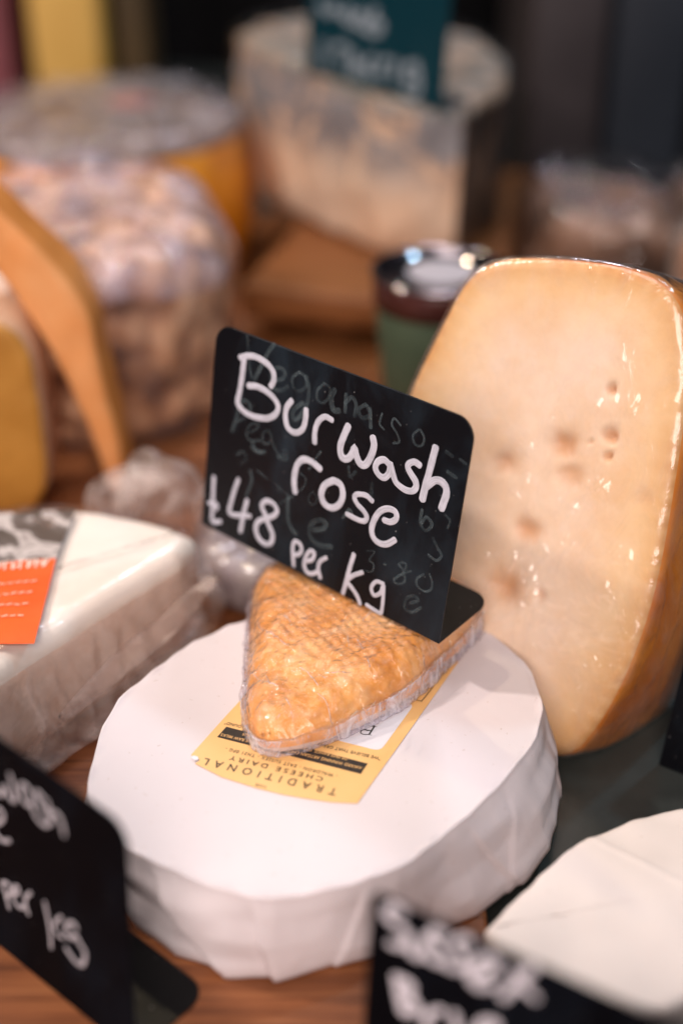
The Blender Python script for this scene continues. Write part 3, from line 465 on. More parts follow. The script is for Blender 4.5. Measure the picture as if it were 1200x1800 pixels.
M_ink = plain('label_ink', (.018, .013, .012), (.03, .022, .02), 200, .5)
M_labelwhite = plain('label_white', (.76, .73, .78), (.80, .77, .81), 30, .45, 300, .05, .0003)
zl = H + .00022
def flat_on(z): return lambda a, b, d: Vector((a, b, z + d))
lab = link('label', prism(D['label'], 0, .00022, flat_on(zl), .0), M_label, wheel); lab['label'] = 'yellow printed label lying upside down on the paper'
zt = zl + .00022
pn = D['panel']; p4 = [Vector(p) for p in pn]; pr = []
for i in range(4):
    a, b, c = p4[i-1], p4[i], p4[(i+1) % 4]; r = .004
    for k in range(5):
        t = k/4; q0 = b + (a - b).normalized()*r; q1 = b + (c - b).normalized()*r; pr.append((q0.lerp(b, t)).lerp(b.lerp(q1, t), t))
link('white_panel', prism(pr, 0, .0001, flat_on(zt + .00004), 0), M_labelwhite, lab)
bn = [Vector(p) for p in D['banner']]; nt = [Vector(p) for p in D['banner_notch']]
ban = [bn[0], nt[0], bn[1], bn[2], nt[1], bn[3]]
link('banner', prism(ban, 0, .0001, flat_on(zt + .00004), 0), M_ink, lab)
link('banner_lettering', text_mesh(D['banlines'], zt + .00022), M_label, lab)
link('lettering', text_mesh(D['lines'], zt + .00012), M_ink, lab)
link('printed_lines', ribbons(D['labelstrokes'], flat_on(zt + .00020), .00003, 0), M_ink, lab)
# torn corner of the label
tc_ = Vector(D['label'][7]); tear = [tc_ + Vector(v) for v in ((-.0042, .0016), (-.0022, -.0006), (-.0006, .0002), (-.0012, .0018), (-.0030, .0026))]
link('torn_corner', prism(tear, 0, .0003, flat_on(zt + .0003), 0), M_labelwhite, lab)

# ------------------------------------------------------------------ film-wrapped orange wedge on the wheel
wp = outline(D['wedge'], 260, 2)
tip = Vector((-.021, -.024)); ax = Vector((.42, .90)).normalized()
def wz(x, y):
    q = Vector((x, y)); d = (q - tip).dot(ax)
    e = min((q - p).length for p in wp); f = min(1, e/.0155); g = math.sqrt(max(0, 1 - (1 - f)**2.2))
    full = .0022 + .0120 + .0082*sst(.0, .082, d) - .0035*sst(.095, .15, d)
    lo = .0042 + .0024*noise.noise(Vector((x*70, y*70, 4)))
    return H + lo + (full - lo)*g
wz0 = H + .0009
wme = pillow(wp, wz0, wz, .0005, .0015, 260, 110, 6, 0, 1.35)
cenw = sum(wp, Vector((0, 0)))/len(wp)
g1 = Vector((.80, .60)); g2 = Vector((-.45, .89))
def rind(c, n):
    d = (Vector((c.x, c.y)) - tip).dot(ax); up = max(0, n.z)
    qx = c.x + .0022*nz(c, 60, 1); qy = c.y + .0022*nz(c, 60, 9); q = Vector((qx, qy))
    a = q.dot(g1)/.0050; b = q.dot(g2)/.0050
    quilt = (abs(math.sin(a*math.pi))**.6*abs(math.sin(b*math.pi))**.6 - .5)*.0011*sst(.040, .065, d)
    f = fbm(c, 105, 4, 3)
    lump = (.0013*f - .0016*max(0, nz(c, 150, 17) - .32))*(1 - .75*sst(.055, .085, d)) + .00035*nz(c, 320, 2)
    return (quilt + lump)*(.25 + .75*up) + .0015*nz(c, 40, 5)
displace(wme, rind)
t = NT('orange_rind'); n = t.noise(48, detail=5, rough=.6, dist=.4); n2 = t.noise(170, detail=4)
col = t.ramp(n, [(.28, (.62, .205, .026)), (.46, (.86, .355, .065)), (.64, (.92, .48, .165))])
col = t.mix(t.math('MULTIPLY', t.ramp(n2, [(.45, (0,)*3), (.75, (1,)*3)]), .45), col, (.86, .55, .32))
cr = t.ramp(t.noise(95, detail=3), [(.24, (.45, .38, .34)), (.32, (1, 1, 1))]); col = t.mix(1, col, cr, 'MULTIPLY')
M_rind = t.set(col, .42, t.bump(n2, .35, .0009, t.bump(t.noise(600, detail=3), .2, .0003)), .45)
t.b.inputs['Subsurface Weight'].default_value = .18; t.b.inputs['Subsurface Radius'].default_value = (1, .5, .2); t.b.inputs['Subsurface Scale'].default_value = .004
M_paste = plain('cut_paste', (.74, .55, .43), (.82, .66, .56), 60, .5, 160, .5, .001, .4)
wedge = empty('orange_cheese_wedge', (0, 0, wz0)); tag(wedge, 'film wrapped wedge of orange washed rind cheese lying on the white paper wheel', 'cheese wedge')
link('cheese', wme, [M_rind, M_paste], wedge, Matrix())
# cling film
fme = pillow(wp, wz0 - .0003, lambda x, y: wz(x, y) + .0007, .0005, .0012, 260, 110, 8, .0010, 1.35)
def crumple(c, n):
    side = 1 - max(0, n.z)
    d = (Vector((c.x, c.y)) - tip).dot(ax); th = math.atan2(c.y - cenw.y, c.x - cenw.x)
    low = sst(H + .016, H + .003, c.z)
    pl = abs(noise.noise(Vector((th*9, c.z*40, 3)))) + .6*abs(noise.noise(Vector((th*24, c.z*90, 7)))) + .35*abs(noise.noise(Vector((c.x*330, c.y*330, c.z*330))))
    return side*(.0017*pl*(.5 + low) ) + .0006*abs(nz(c, 90, 6)) + .0004*abs(nz(c, 240, 12)) + (rind(c, n)*.9 if n.z > .3 else 0) + low*side*.0005
displace(fme, crumple)
for v in fme.vertices:
    if v.co.z < H + .0006: v.co.z = H + .0006
M_film = film('cling_film', .04, (.985, .98, .985), .085, 85, (1, 1, .5), .85, .0022, (0, 0, .6), k=2.2)
M_film_side = film('cling_film_bunched', .42, (.95, .93, .97), .12, 120, (1, 1, .45), .9, .002, (0, 0, .3))
fo = link('cling_film', fme, [M_film, M_film_side], wedge, Matrix())
def on_top(a, b, d):
    c = Vector((a, b, wz(a, b))); return c + Vector((0, 0, .0016 + d + max(-.0008, rind(c, Vector((0, 0, 1)))*.9)))
link('film_crease_glint', ribbons(D['wedge_crease_glints'], on_top, .0004, .6, 7), film('crease_glint', .38, (.98, .97, .97), .08, 300, (1, 1, 1), .5, .0006, gl=1.0, white=(.84, .76, .74), k=2.5), wedge, Matrix())  # whitish ribbons: film creases with their sparkle put into the colour

# ------------------------------------------------------------------ price signs
def sign(name, S, label, strokes, ghosts=None, mb=None, mf=None, mc=None, rad=.010, foot=.042, ang=8, group='chalk marker price signs'):
    e1 = Vector(S['e1']); up = Vector(S['up']); yv = up.cross(e1)
    mw = Matrix(((e1.x, yv.x, up.x, S['o'][0]), (e1.y, yv.y, up.y, S['o'][1]), (e1.z, yv.z, up.z, S['o'][2]), (0, 0, 0, 1)))
    root = empty(name, mw=mw); tag(root, label, 'price sign', group)
    bpy.context.view_layer.update()
    W, Hh = S['w'], S['h']; p = [(0, 0), (W, 0)]
    for cx, a0 in ((W - rad, 0), (rad, 90)):
        for k in range(9):
            a = R_(a0 + 90*k/8); p.append((cx + rad*math.cos(a), Hh - rad + rad*math.sin(a)))
    th = .0012
    a_ = link('panel', prism(p, 0, th, lambda a, b, d: Vector((a, d, b)), .0002), mb or M_black, root); 
    q = [(0, 0), (W, 0)]
    for cx, a0 in ((W - rad, 0), (rad, 90)):
        for k in range(9):
            a = R_(a0 + 90*k/8); q.append((cx + rad*math.cos(a), foot - rad + rad*math.sin(a)))
    ca, sa = math.cos(R_(ang)), math.sin(R_(ang))
    link('foot', prism(q, 0, th, lambda a, b, d: Vector((a, th + .0001 + b*ca - d*sa*0, b*sa + d)), .0002), mf or M_blackfoot, root)
    link('lettering', ribbons(strokes, lambda a, b, d: Vector((a, -.00002 - d, b)), .00016), mc or M_chalk, root)
    if ghosts: link('wiped_lettering', ribbons(ghosts, lambda a, b, d: Vector((a, -.00001 - d, b)), .00002, .15, 5), M_ghost, root)
    return root
sign('price_sign', D['sign_main'], 'black price sign reading Burwash rose £48 per kg, standing on the orange wedge', [(w_*1.02, p_) for w_, p_ in D['main_white']], D['main_ghost'], ang=11)
sign('price_sign', D['sign_left'], 'black price sign reading per kg on the wooden board, left of the paper wheel', D['left_white'], None, mb=M_black_near, mc=M_chalk_s, ang=3.5, foot=.038)
sign('price_sign', D['sign_mid'], 'blurred black price sign in front of the cream paper parcel', [(w_*1.2, p_) for w_, p_ in D['mid_white']], mb=M_black_near, mc=chalk('blur_marker', (.80, .78, .86), .85), ang=3.5, rad=.004)
sign('price_sign', D['sign_teal'], 'teal price sign with pale writing on top of the tall blue cheese', D['teal_white'], mb=M_teal, mc=M_teal_chalk, ang=0)
S5 = dict(o=(.1685, .036, -.0118), e1=(.83, -.557, 0), up=(.30, .10, .95), w=.157, h=.1113)
e1 = Vector(S5['e1']).normalized(); up = Vector(S5['up']); up = (up - e1*up.dot(e1)).normalized(); S5['e1'] = e1; S5['up'] = up
r5 = sign('price_sign', S5, 'plain black price sign cut by the right photo edge, beside the large pale cheese', [(.003, [(.06, .07), (.065, .05), (.08, .045)])], ang=3.5)

# ------------------------------------------------------------------ cream paper parcel, front right
pp_ = outline(D['rightc'], 240, 1)
def rz(x, y): return .029 + .0012*nz((x, y, 0), 25, 3)
me = pillow(pp_, -.0115, rz, .004, .003, 240, 40, 10)
displace(me, lambda c, n: .0010*nz(c, 55, 2) + .0012*(1 - max(0, n.z))*nz((c.x, c.y, c.z*.3), 120, 5) + .0007*max(0, 1 - abs((c.x - .1137)*.62 + (c.y + .0549)*.78)/.0025)*max(0, n.z))
par = empty('paper_cheese_parcel', (.17, -.09, -.012)); tag(par, 'flat cheese parcel in cream paper at the front right corner', 'cheese parcel')
link('paper_wrap', me, M_paper_cream, par, Matrix())
# ------------------------------------------------------------------ large pale cut cheese, film-wrapped
S = D['slab']; so = Vector(S['o']); so.z = -.0035; fx = Vector(S['fx']); fz = Vector(S['fz']); fn = Vector(S['n']); bk = (-fn + fx*.12 - Vector((0, 0, .10))).normalized()
sp = outline(S['out'], 300, 2)
dents = S['dents']
def slab_mesh(off, dent=True, depth=.085, er=.006, rings=70):
    base = inset(sp, -off); c = sum(base, Vector((0, 0)))/len(base); Rg = []; kd = []; rimv = []
    def put(p2, d, k, rv): Rg.append([so + fx*q.x + fz*q.y + bk*d for q in p2]); kd.append(k); rimv.extend([rv]*len(p2))
    for k in range(rings):
        s = .02 + .98*(k/rings)**.8; q2 = [c.lerp(q, s) for q in inset(base, er)]
        put(q2, -off, 0, 0); 
    for k in range(6):
        t = k/5*math.pi/2; put(inset(base, er*(1 - math.sin(t))), -off + er*(1 - math.cos(t)), 0 if k < 3 else 1, 1)
    for k in range(1, 12): put(inset(base, .002*math.sin(k/12*3)*-1), er + (depth - er)*k/12, 1, 1)
    put(inset(base, .006), depth + .004, 1, 1); put([c.lerp(q, .5) for q in base], depth + .006, 1, 1)
    V, F, info = loft(Rg); rimv += [0, 1]
    # distance from the rind, measured in the cut face
    vals = []
    for v in V:
        l = Vector(v) - so; a = l.dot(fx); b = l.dot(fz); vals.append(min((Vector((a, b)) - q).length for q in sp[::4]))
    me = meshof(V, F, True, [kd[k] for k in info]); set_attr(me, 'rind_dist', vals)
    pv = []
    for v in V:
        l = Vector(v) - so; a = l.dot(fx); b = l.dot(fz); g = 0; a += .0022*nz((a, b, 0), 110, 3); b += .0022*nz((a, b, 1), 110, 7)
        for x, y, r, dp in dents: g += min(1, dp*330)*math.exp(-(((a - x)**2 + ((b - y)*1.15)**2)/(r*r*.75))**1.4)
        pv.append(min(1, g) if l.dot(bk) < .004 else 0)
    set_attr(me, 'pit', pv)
    for v in me.vertices:
        l = v.co - so; d = l.dot(bk); a = l.dot(fx); b = l.dot(fz)
        if d < .003:
            dd = 0
            if dent:
                a += .0022*nz((a, b, 0), 110, 3); b += .0022*nz((a, b, 1), 110, 7)
                for x, y, r, dp in dents: dd += 1.3*dp*math.exp(-((a - x)**2 + ((b - y)*1.15)**2)/(r*r)*1.2)
                dd += .0004*nz((a, b, 0), 40, 3) + .00015*nz((a, b, 0), 170, 5)
            v.co += bk*dd
        v.co.z = max(v.co.z, -.0116 - off*.2)
    me.update(); return me
t = NT('pale_paste'); at = t.new('ShaderNodeAttribute'); at.attribute_name = 'rind_dist'
n = t.noise(22, detail=4); fdist = t.math('ADD', at.outputs['Fac'], t.math('MULTIPLY', n, .010))
col = t.ramp(fdist, [(.005, (.56, .24, .06)), (.0095, (.76, .46, .20)), (.020, (.88, .62, .36)), (.045, (.89, .69, .53))])
patch = t.ramp(t.noise(26, detail=6, rough=.65), [(.40, (1, 1, 1)), (.66, (.94, .85, .73))]); col = t.mix(1, col, patch, 'MULTIPLY')
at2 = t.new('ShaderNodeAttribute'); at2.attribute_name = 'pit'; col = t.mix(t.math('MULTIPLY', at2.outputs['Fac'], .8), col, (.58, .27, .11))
M_pale = t.set(col, .45, t.bump(t.noise(130, detail=4), .3, .0008), .4); t.b.inputs['Subsurface Weight'].default_value = .15; t.b.inputs['Subsurface Radius'].default_value = (1, .6, .3); t.b.inputs['Subsurface Scale'].default_value = .006
M_orangerind = plain('smooth_orange_rind', (.60, .165, .010), (.76, .275, .026), 30, .42, 140, .3, .0008, .45)
slab = empty('pale_cheese_half', so); tag(slab, 'large pale cut cheese with orange rind standing on edge behind the paper wheel', 'cheese')
bpy.context.view_layer.update()
link('cheese', slab_mesh(0), [M_pale, M_orangerind], slab, Matrix())
me = slab_mesh(.0012, False)
glints = [p for _, q in D['slab_creases'] for p in q]
def slabcr(c, n):
    l = c - so; b = l.dot(fz); a = l.dot(fx)
    low = sst(.15, .02, b)
    g = 0
    if l.dot(bk) < .004:
        for x, y in glints: g += math.exp(-((a - x)**2 + (b - y)**2)/.0042**2)
    return .0014*min(1.3, g)*(.5 + nz(c, 300, 5)) + .0006*abs(nz(c, 70, 4)) + low*.0011*abs(nz((c.x*1, c.y, c.z*1.6), 120, 8)) + .0016*max(0, 1 - abs((a + .105) + (b - .088)*.4 - .006*math.sin(b*160))/.003)*sst(.13, .1, abs(b - .09)*3)
displace(me, slabcr)
M_film2 = film('tight_cling_film', .07, (.985, .975, .97), .17, 46, (1, 1, .6), .6, .0016, gl=.95, white=(.84, .74, .66), k=1.8)
link('cling_film', me, [M_film2, M_film2], slab, Matrix())

# ------------------------------------------------------------------ white labelled wedge, left
A_ = D['ltop']
wl = outline([A_[0], A_[1], A_[2], A_[3], (-.245, .13), (-.235, .0), (-.196, -.046), (-.172, -.012), (-.110, .0735)], 260, 1)
def lz(x, y): return .0595 + .0006*nz((x, y, 0), 30)
lc = empty('labelled_cheese_wedge', (-.16, .09, 0)); tag(lc, 'white cheese wedge in clear film with an orange and grey label, left of the wheel', 'cheese wedge')
bpy.context.view_layer.update()
me = pillow(wl, .0012, lz, .010, .003, 260, 40, 8); displace(me, lambda c, n: .0006*nz(c, 60, 3))
M_whitech = plain('white_rind', (.84, .75, .67), (.88, .80, .73), 24, .55, 200, .25, .0006, .35)
M_whiteside = plain('white_paste', (.72, .52, .41), (.80, .61, .50), 24, .5, 100, .3, .0008, .4)
link('cheese', me, [M_whitech, M_whiteside], lc, Matrix())
me = pillow(wl, .0006, lambda x, y: lz(x, y) + .0012, .010, .001, 260, 40, 16, .002)
cl = sum(wl, Vector((0, 0)))/len(wl)
def lcr(c, n):
    sd = 1 - max(0, n.z); th = math.atan2(c.y - cl.y, c.x - cl.x); low = sst(.06, .0, c.z)
    return sd*(.022*low*abs(noise.noise(Vector((th*4, c.z*22, 3)))) + .008*low + .003*abs(noise.noise(Vector((th*7 + c.z*40, c.z*60, 9))))) + .0004*abs(nz(c, 80, 2))
displace(me, lcr)
for v in me.vertices:
    if v.co.z < .0006: v.co.z = .0006
M_film3 = film('loose_film', .20, (.97, .95, .94), .20, 16, (1, 1, .8), .45, .006, (0.6, 0, .5), gl=1.0, white=(.86, .75, .68), k=1.9)
M_film3t = film('flat_film', .03, (.99, .985, .98), .2, 24, (1, 1, 1), .3, .002, gl=.5)
link('cling_film', me, [M_film3t, M_film3], lc, Matrix())
# label: dark picture strip above an orange field
zf = .0634
lo = [(-.20, .155), (-.13628, .161), (-.13755, .10979), (-.187, .1030)]
or_ = [(-.187, .1028), (-.13755, .1096), (-.13344, .03488), (-.172, .0345)]
def dense(pl, z):
    a, b, c, d = [Vector(p) for p in pl]; V = []; F = []; n_ = 16
    for i in range(n_ + 1):
        for j in range(n_ + 1):
            q = a.lerp(b, i/n_).lerp(d.lerp(c, i/n_), j/n_); V.append((q.x, q.y, z + .0003*nz((q.x, q.y, 0), 50)))
    for i in range(n_):
        for j in range(n_): F.append((i*(n_+1)+j, (i+1)*(n_+1)+j, (i+1)*(n_+1)+j+1, i*(n_+1)+j+1))
    return meshof(V, F)
t = NT('printed_picture'); pn_ = t.noise(48, detail=3, dist=.6)
M_pic = t.set(t.ramp(pn_, [(.40, (.07, .055, .05)), (.50, (.12, .10, .095)), (.56, (.55, .50, .48)), (.66, (.30, .26, .25))]), .4, None, .4)
M_orange = plain('orange_print', (.80, .085, .006), (.86, .11, .01), 40, .4, 200, .1, .0004, .4)
lb = link('label', dense(lo, zf), M_pic, lc, Matrix()); lb['label'] = 'dark grey picture strip of the label'
lf = link('label_field', dense(or_, zf), M_orange, lc, Matrix()); lf['label'] = 'bright orange lower field of the label'
tx = []
rl = random.Random(4)
a0 = Vector((-.181, .0955)); a1 = Vector((-.1405, .1015)); 
for i in range(11):
    q = a0.lerp(a1, i/10.5); d = (a1 - a0).normalized(); u = Vector((-d.y, d.x))
    tx.append((.0011, [q, q + u*.0075])); tx.append((.0011, [q + u*(.0075 if i % 2 else .0), q + d*.0024 + u*(.0075 if i % 3 else .003)]))
for r_ in range(4):
    for i in range(9):
        q = Vector((-.176, .083)) + Vector((.0038*i, .0005*i)) + Vector((.0, -.010*r_)); tx.append((.0007, [q, q + Vector((.0022, .0004 + rl.uniform(-.001, .001)))]))
link('label_print', ribbons([(w_, [tuple(p) for p in q]) for w_, q in tx], lambda a, b, d: Vector((a, b, zf + .0006 + d)), .00005), plain('pale_print', (.8, .62, .52), (.84, .66, .56)), lc, Matrix())
# crumpled film tail behind the wedge
def tail(pts, r, name, parent, m, seed):
    P = catmull(pts, .004) if len(pts[0]) == 2 else [Vector(p) for p in pts]
    V = []; F = []; n_ = 40; R_s = []
    P = [Vector(p) for p in pts]; m_ = 26
    for k in range(m_):
        f = k/(m_ - 1)*(len(P) - 1); i = min(len(P) - 2, int(f)); c = P[i].lerp(P[i+1], f - i)
        rr = r*(.45 + .75*math.sin(math.pi*(k/(m_ - 1)*.9 + .05)))
        R_s.append([c + Vector((math.cos(a)*rr, math.sin(a)*rr*.8, math.sin(a)*rr*.25)) for a in [2*math.pi*j/n_ for j in range(n_)]])
    V, F, _ = loft(R_s); me = meshof(V, F)
    displace(me, lambda c, n: r*(.5*abs(nz((c.x, c.y, c.z*.4), 30, seed)) + .06*abs(nz(c, 100, seed + 3))) - r*.1)
    for v in me.vertices: v.co.z = max(v.co.z, .0008)
    return link(name, me, m, parent, Matrix())
M_film4 = film('crumpled_film', .26, (.95, .92, .91), .36, 24, (1, 1, .5), .4, .004, gl=.5, white=(.66, .55, .50), k=.9)
tail([(-.085, .205, .0), (-.088, .20, .03), (-.092, .195, .058), (-.10, .20, .07)], .022, 'film_tail', lc, M_film4, 3)
tail([(-.128, .195, .03), (-.118, .197, .055), (-.105, .20, .068)], .016, 'film_tail', lc, M_film4, 8)
tail([(-.058, .118, .046), (-.078, .083, .040), (-.098, .060, .034), (-.122, .030, .024)], .0065, 'film_fold', lc, M_film4, 5)
tail([(-.070, .125, .014), (-.092, .070, .010), (-.118, .040, .008), (-.150, .000, .006)], .010, 'film_fold', lc, M_film4, 12)
# grey pack half hidden behind the wheel
gp = empty('grey_film_pack', (-.03, .22, 0)); tag(gp, 'small grey film wrapped pack half hidden behind the paper wheel, under the main sign', 'cheese pack')
bpy.context.view_layer.update()
me = pillow(outline([(-.075, .165), (-.02, .135), (.045, .17), (.05, .25), (-.03, .275), (-.08, .235)], 160, 2), .0008, lambda x, y: .030 + .004*nz((x, y, 0), 30), .008, .003, 160, 24, 8)
displace(me, lambda c, n: .002*nz(c, 60, 2)); link('pack', me, plain('grey_lilac_wrap', (.16, .13, .15), (.30, .25, .27), 30, .45, 120, .4, .001), gp, Matrix())
me2 = me.copy(); displace(me2, lambda c, n: .0015 + .003*abs(nz(c, 80, 6))); me2.materials.clear()
link('cling_film', me2, M_film3, gp, Matrix())

# ------------------------------------------------------------------ orange rind crescent and yellow block, far left
def cut(pts, depth, er, n, it, name, ms, root, back=Vector((0, 1, 0)), seed=1, amp=.001):
    o0 = Vector(pts[0]); p2 = outline([(p[0], p[2]) for p in pts], n, it); y0 = pts[0][1]; Rg = []; kd = []
    c = sum(p2, Vector((0, 0)))/len(p2)
    for s in (.03, .3, .6, .85): Rg.append([Vector((*c.lerp(q, s), 0)) for q in inset(p2, er)]); kd.append(0)
    for k in range(5):
        t = k/4*math.pi/2; Rg.append([Vector((*q, er*(1 - math.cos(t)))) for q in inset(p2, er*(1 - math.sin(t)))]); kd.append(1 if k > 2 else 0)
    for k in range(1, 8): Rg.append([Vector((*q, er + (depth - 2*er)*k/8)) for q in p2]); kd.append(1)
    for k in range(5):
        t = k/4*math.pi/2; Rg.append([Vector((*q, depth - er*(1 - math.sin(t)))) for q in inset(p2, er*(1 - math.cos(t)))]); kd.append(1)
    Rg.append([Vector((*c.lerp(q, .5), depth)) for q in inset(p2, er)]); kd.append(1)
    Rg = [[Vector((v.x, y0, v.y)) + back*v.z for v in r] for r in Rg]
    V, F, info = loft(Rg); me = meshof(V, F, True, [kd[k] for k in info]); displace(me, lambda c, n: amp*nz(c, 50, seed))
    return link(name, me, ms, root, Matrix())
cw = [list(p) for p in D['crescent']]
zmin = min(p[2] for p in cw)
for p in cw:                        # the lower tip comes down to the board
    if p[2] < .06: p[2] = p[2] - (zmin - .001)*(1 - max(0, (p[2] - zmin)/(.06 - zmin)))
cr_ = empty('orange_rind_slice', (-.15, .29, 0)); tag(cr_, 'curved orange rind cheese slice standing upright at the left edge', 'cheese slice')
bpy.context.view_layer.update()
M_or1 = plain('orange_rind_left', (.78, .31, .09), (.86, .42, .17), 18, .5, 120, .3, .0008, .35)
M_or2 = plain('orange_rind_dark', (.62, .22, .04), (.72, .29, .07), 18, .5, 120, .3, .0008, .35)
cut(cw, .045, .006, 200, 2, 'cheese', [M_or1, M_or2], cr_)
yb = empty('yellow_cheese_block', (-.2, .27, .0)); tag(yb, 'yellow brown cheese block with pale top, inside the curve of the orange slice', 'cheese block')
bpy.context.view_layer.update()
yp = [list(p) for p in D['yellow']]
zl_ = min(p[2] for p in yp)
for p in yp:
    if p[2] < zl_ + .008: p[2] = .001
yo = cut(yp, .05, .005, 160, 2, 'cheese', [plain('yellow_paste', (.44, .20, .03), (.55, .27, .05), 20, .5), plain('pale_top', (.60, .38, .24), (.68, .46, .32), 20, .5)], yb, seed=4)
yo2 = cut([list(p) for p in D['yellow_pale']], .03, .004, 120, 1, 'pale_rind', [plain('pale_rind', (.74, .56, .44), (.82, .64, .52), 20, .5)]*2, yb, seed=6)

# ------------------------------------------------------------------ lumpy tan cheese in clear film
bag = empty('lumpy_tan_cheese', (-.185, .46, 0)); tag(bag, 'big lumpy tan cheese in shiny clear film behind the orange slice', 'cheese')
bpy.context.view_layer.update()
def dome(cx, cy, r, hh, n=200, m=70, e=2.6, tiltz=0.0):
    Rg = []
    for k in range(m):
        t = k/(m - 1); a = -math.pi/2 + math.pi*t*.995 + .004
        ca = abs(math.cos(a))**(2/e); sa = math.copysign(abs(math.sin(a))**(2/e), math.sin(a))
        Rg.append([Vector((cx + r*ca*math.cos(2*math.pi*i/n), cy + r*ca*math.sin(2*math.pi*i/n), max(0.0006, hh/2*(1 + sa) + tiltz*(ca*math.sin(2*math.pi*i/n))*sst(0, 1, t)))) for i in range(n)])
    V, F, _ = loft(Rg); return meshof(V, F)
bagp = outline([(-.175 + .100*math.cos(a), .455 + .102*math.sin(a)) for a in [2*math.pi*i/36 for i in range(36)]], 220, 1)
def bagz(x, y): return .138 - .32*max(0, x + .13) + .10*(y - .455) + .006*nz((x, y, 0), 22)
me = pillow(bagp, .0008, bagz, .022, .010, 220, 50, 26)
me.polygons.foreach_set('material_index', [0]*len(me.polygons))
def lumps(c, n):
    d, _ = noise.voronoi(Vector((c.x*42, c.y*42, c.z*42))); v = d[0]
    return .007*(.55 - v) + .004*nz(c, 30, 4) + .0015*nz(c, 120, 4)
displace(me, lumps)
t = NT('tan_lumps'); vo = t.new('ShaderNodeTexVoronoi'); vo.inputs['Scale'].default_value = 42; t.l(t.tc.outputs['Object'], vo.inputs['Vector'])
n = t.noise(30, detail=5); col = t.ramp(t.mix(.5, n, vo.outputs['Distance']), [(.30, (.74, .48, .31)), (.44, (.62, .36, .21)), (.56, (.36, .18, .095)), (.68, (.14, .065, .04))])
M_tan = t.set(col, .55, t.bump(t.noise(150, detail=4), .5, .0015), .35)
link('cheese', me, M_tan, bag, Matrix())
me = pillow(bagp, .0006, lambda x, y: bagz(x, y) + .003, .022, .008, 220, 50, 26, .003)
displace(me, lambda c, n: .003 + (.006 + .008*max(0, n.z))*abs(nz((c.x, c.y, c.z*.5), 24, 7)) + .004*abs(nz(c, 70, 3)))
for v in me.vertices: v.co.z = max(.0008, v.co.z)
M_film5 = film('bag_film', .20, (.96, .94, .96), .17, 16, (1, 1, .55), .9, .008, gl=.85, white=(.66, .62, .78))  # lavender haze colour paints highlights onto the top of the film
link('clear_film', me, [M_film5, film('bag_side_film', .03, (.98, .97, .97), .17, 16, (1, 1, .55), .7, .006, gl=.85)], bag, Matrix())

# ------------------------------------------------------------------ orange-rind cheese with grey-brown top behind it
oc = empty('orange_side_cheese', (-.215, .76, -.001)); tag(oc, 'round cheese with bright orange side and grey brown top under film, far left', 'cheese')
bpy.context.view_layer.update()
circ = [(-.215 + .132*math.cos(a), .765 + .14*math.sin(a)) for a in [2*math.pi*i/40 for i in range(40)]]
me = pillow(outline(circ, 160, 1), -.0008, lambda x, y: .138 + .004*nz((x, y, 0), 18), .012, .008, 160, 24, 8)
displace(me, lambda c, n: .003*nz(c, 25, 5) + (.008*math.sin(max(0, min(1, c.z/.13))*math.pi) if n.z < .6 else 0))
link('cheese', me, [plain('grey_brown_top', (.10, .065, .05), (.20, .135, .11), 22, .6, 90, .5, .002), plain('bright_orange_side', (.78, .28, .012), (.88, .36, .025), 16, .5)], oc, Matrix())
me2 = pillow(outline(circ, 160, 1), -.0006, lambda x, y: .1415, .012, .006, 160, 24, 8, .004)
displace(me2, lambda c, n: .008*abs(nz(c, 26, 3))*max(0, n.z) + .004*abs(nz(c, 80, 5))*max(0, n.z))
link('clear_film', me2, [film('top_film', .15, (.95, .94, .96), .15, 24, (1, 1, 1), .9, .006, gl=.9), film('side_film', .02, (.99, .98, .97), .2, 20, (1, 1, .5), .4, .003, gl=.5)], oc, Matrix())
me = pillow(outline([(-.213, .775), (-.168, .77), (-.165, .815), (-.208, .822)], 60, 2), .1435, lambda x, y: .1445, .0005, .0003, 60, 6, 2)
link('red_seal', me, plain('red_seal', (.42, .06, .02), (.52, .09, .03), 40, .45), oc, Matrix())
# things standing behind: yellow and maroon packs, added dark backdrops
o = link('yellow_pack', rbox(-.344, 1.08, -.0119, -.262, 1.2, .36, .012, 4), plain('yellow_card', (.56, .33, .07), (.66, .41, .11), 10, .55)); tag(o, 'tall mustard yellow pack standing at the back left', 'pack')
o = link('maroon_pack', rbox(-.50, 1.06, -.0119, -.363, 1.17, .36, .012, 4), plain('maroon_card', (.17, .045, .06), (.24, .07, .085), 10, .5)); tag(o, 'maroon pack at the top left corner beside the yellow pack', 'pack')
o = link('olive_pack', rbox(-.256, 1.12, -.0119, -.215, 1.22, .36, .01, 4), plain('olive_card', (.040, .024, .008), (.075, .045, .014), 8, .6)); tag(o, 'narrow dark olive pack to the right of the yellow pack', 'pack')

o = link('brown_grey_backdrop', rbox(.205, .93, -.0119, .285, 1.2, .62, .008, 3), plain('brown_grey_tone', (.036, .029, .031), (.055, .045, .047), 6, .5, 40, .1, .001, .3)); tag(o, 'tall narrow brownish grey crate added right beside the tall blue cheese', 'backdrop')  # added upright standing in for a brownish grey band of the background
o = link('blue_grey_backdrop', rbox(.290, .93, -.0119, .375, 1.2, .62, .008, 3), plain('blue_grey_tone', (.017, .021, .029), (.026, .031, .041), 6, .5, 40, .1, .001, .3)); tag(o, 'added tall narrow blue grey crate between the brownish grey crate and the black crate', 'backdrop')  # added strip standing in for a blue grey background band
o = link('black_backdrop', rbox(.380, .93, -.0119, 1.0, 1.2, .62, .008, 3), plain('black_tone', (.004, .004, .005), (.007, .007, .009), 6, .6, 40, .1, .001, .2)); tag(o, 'black crate added to darken the top right edge behind the dark wrapped cheeses', 'backdrop')  # added dark box, hides the lit counter so the background stays black
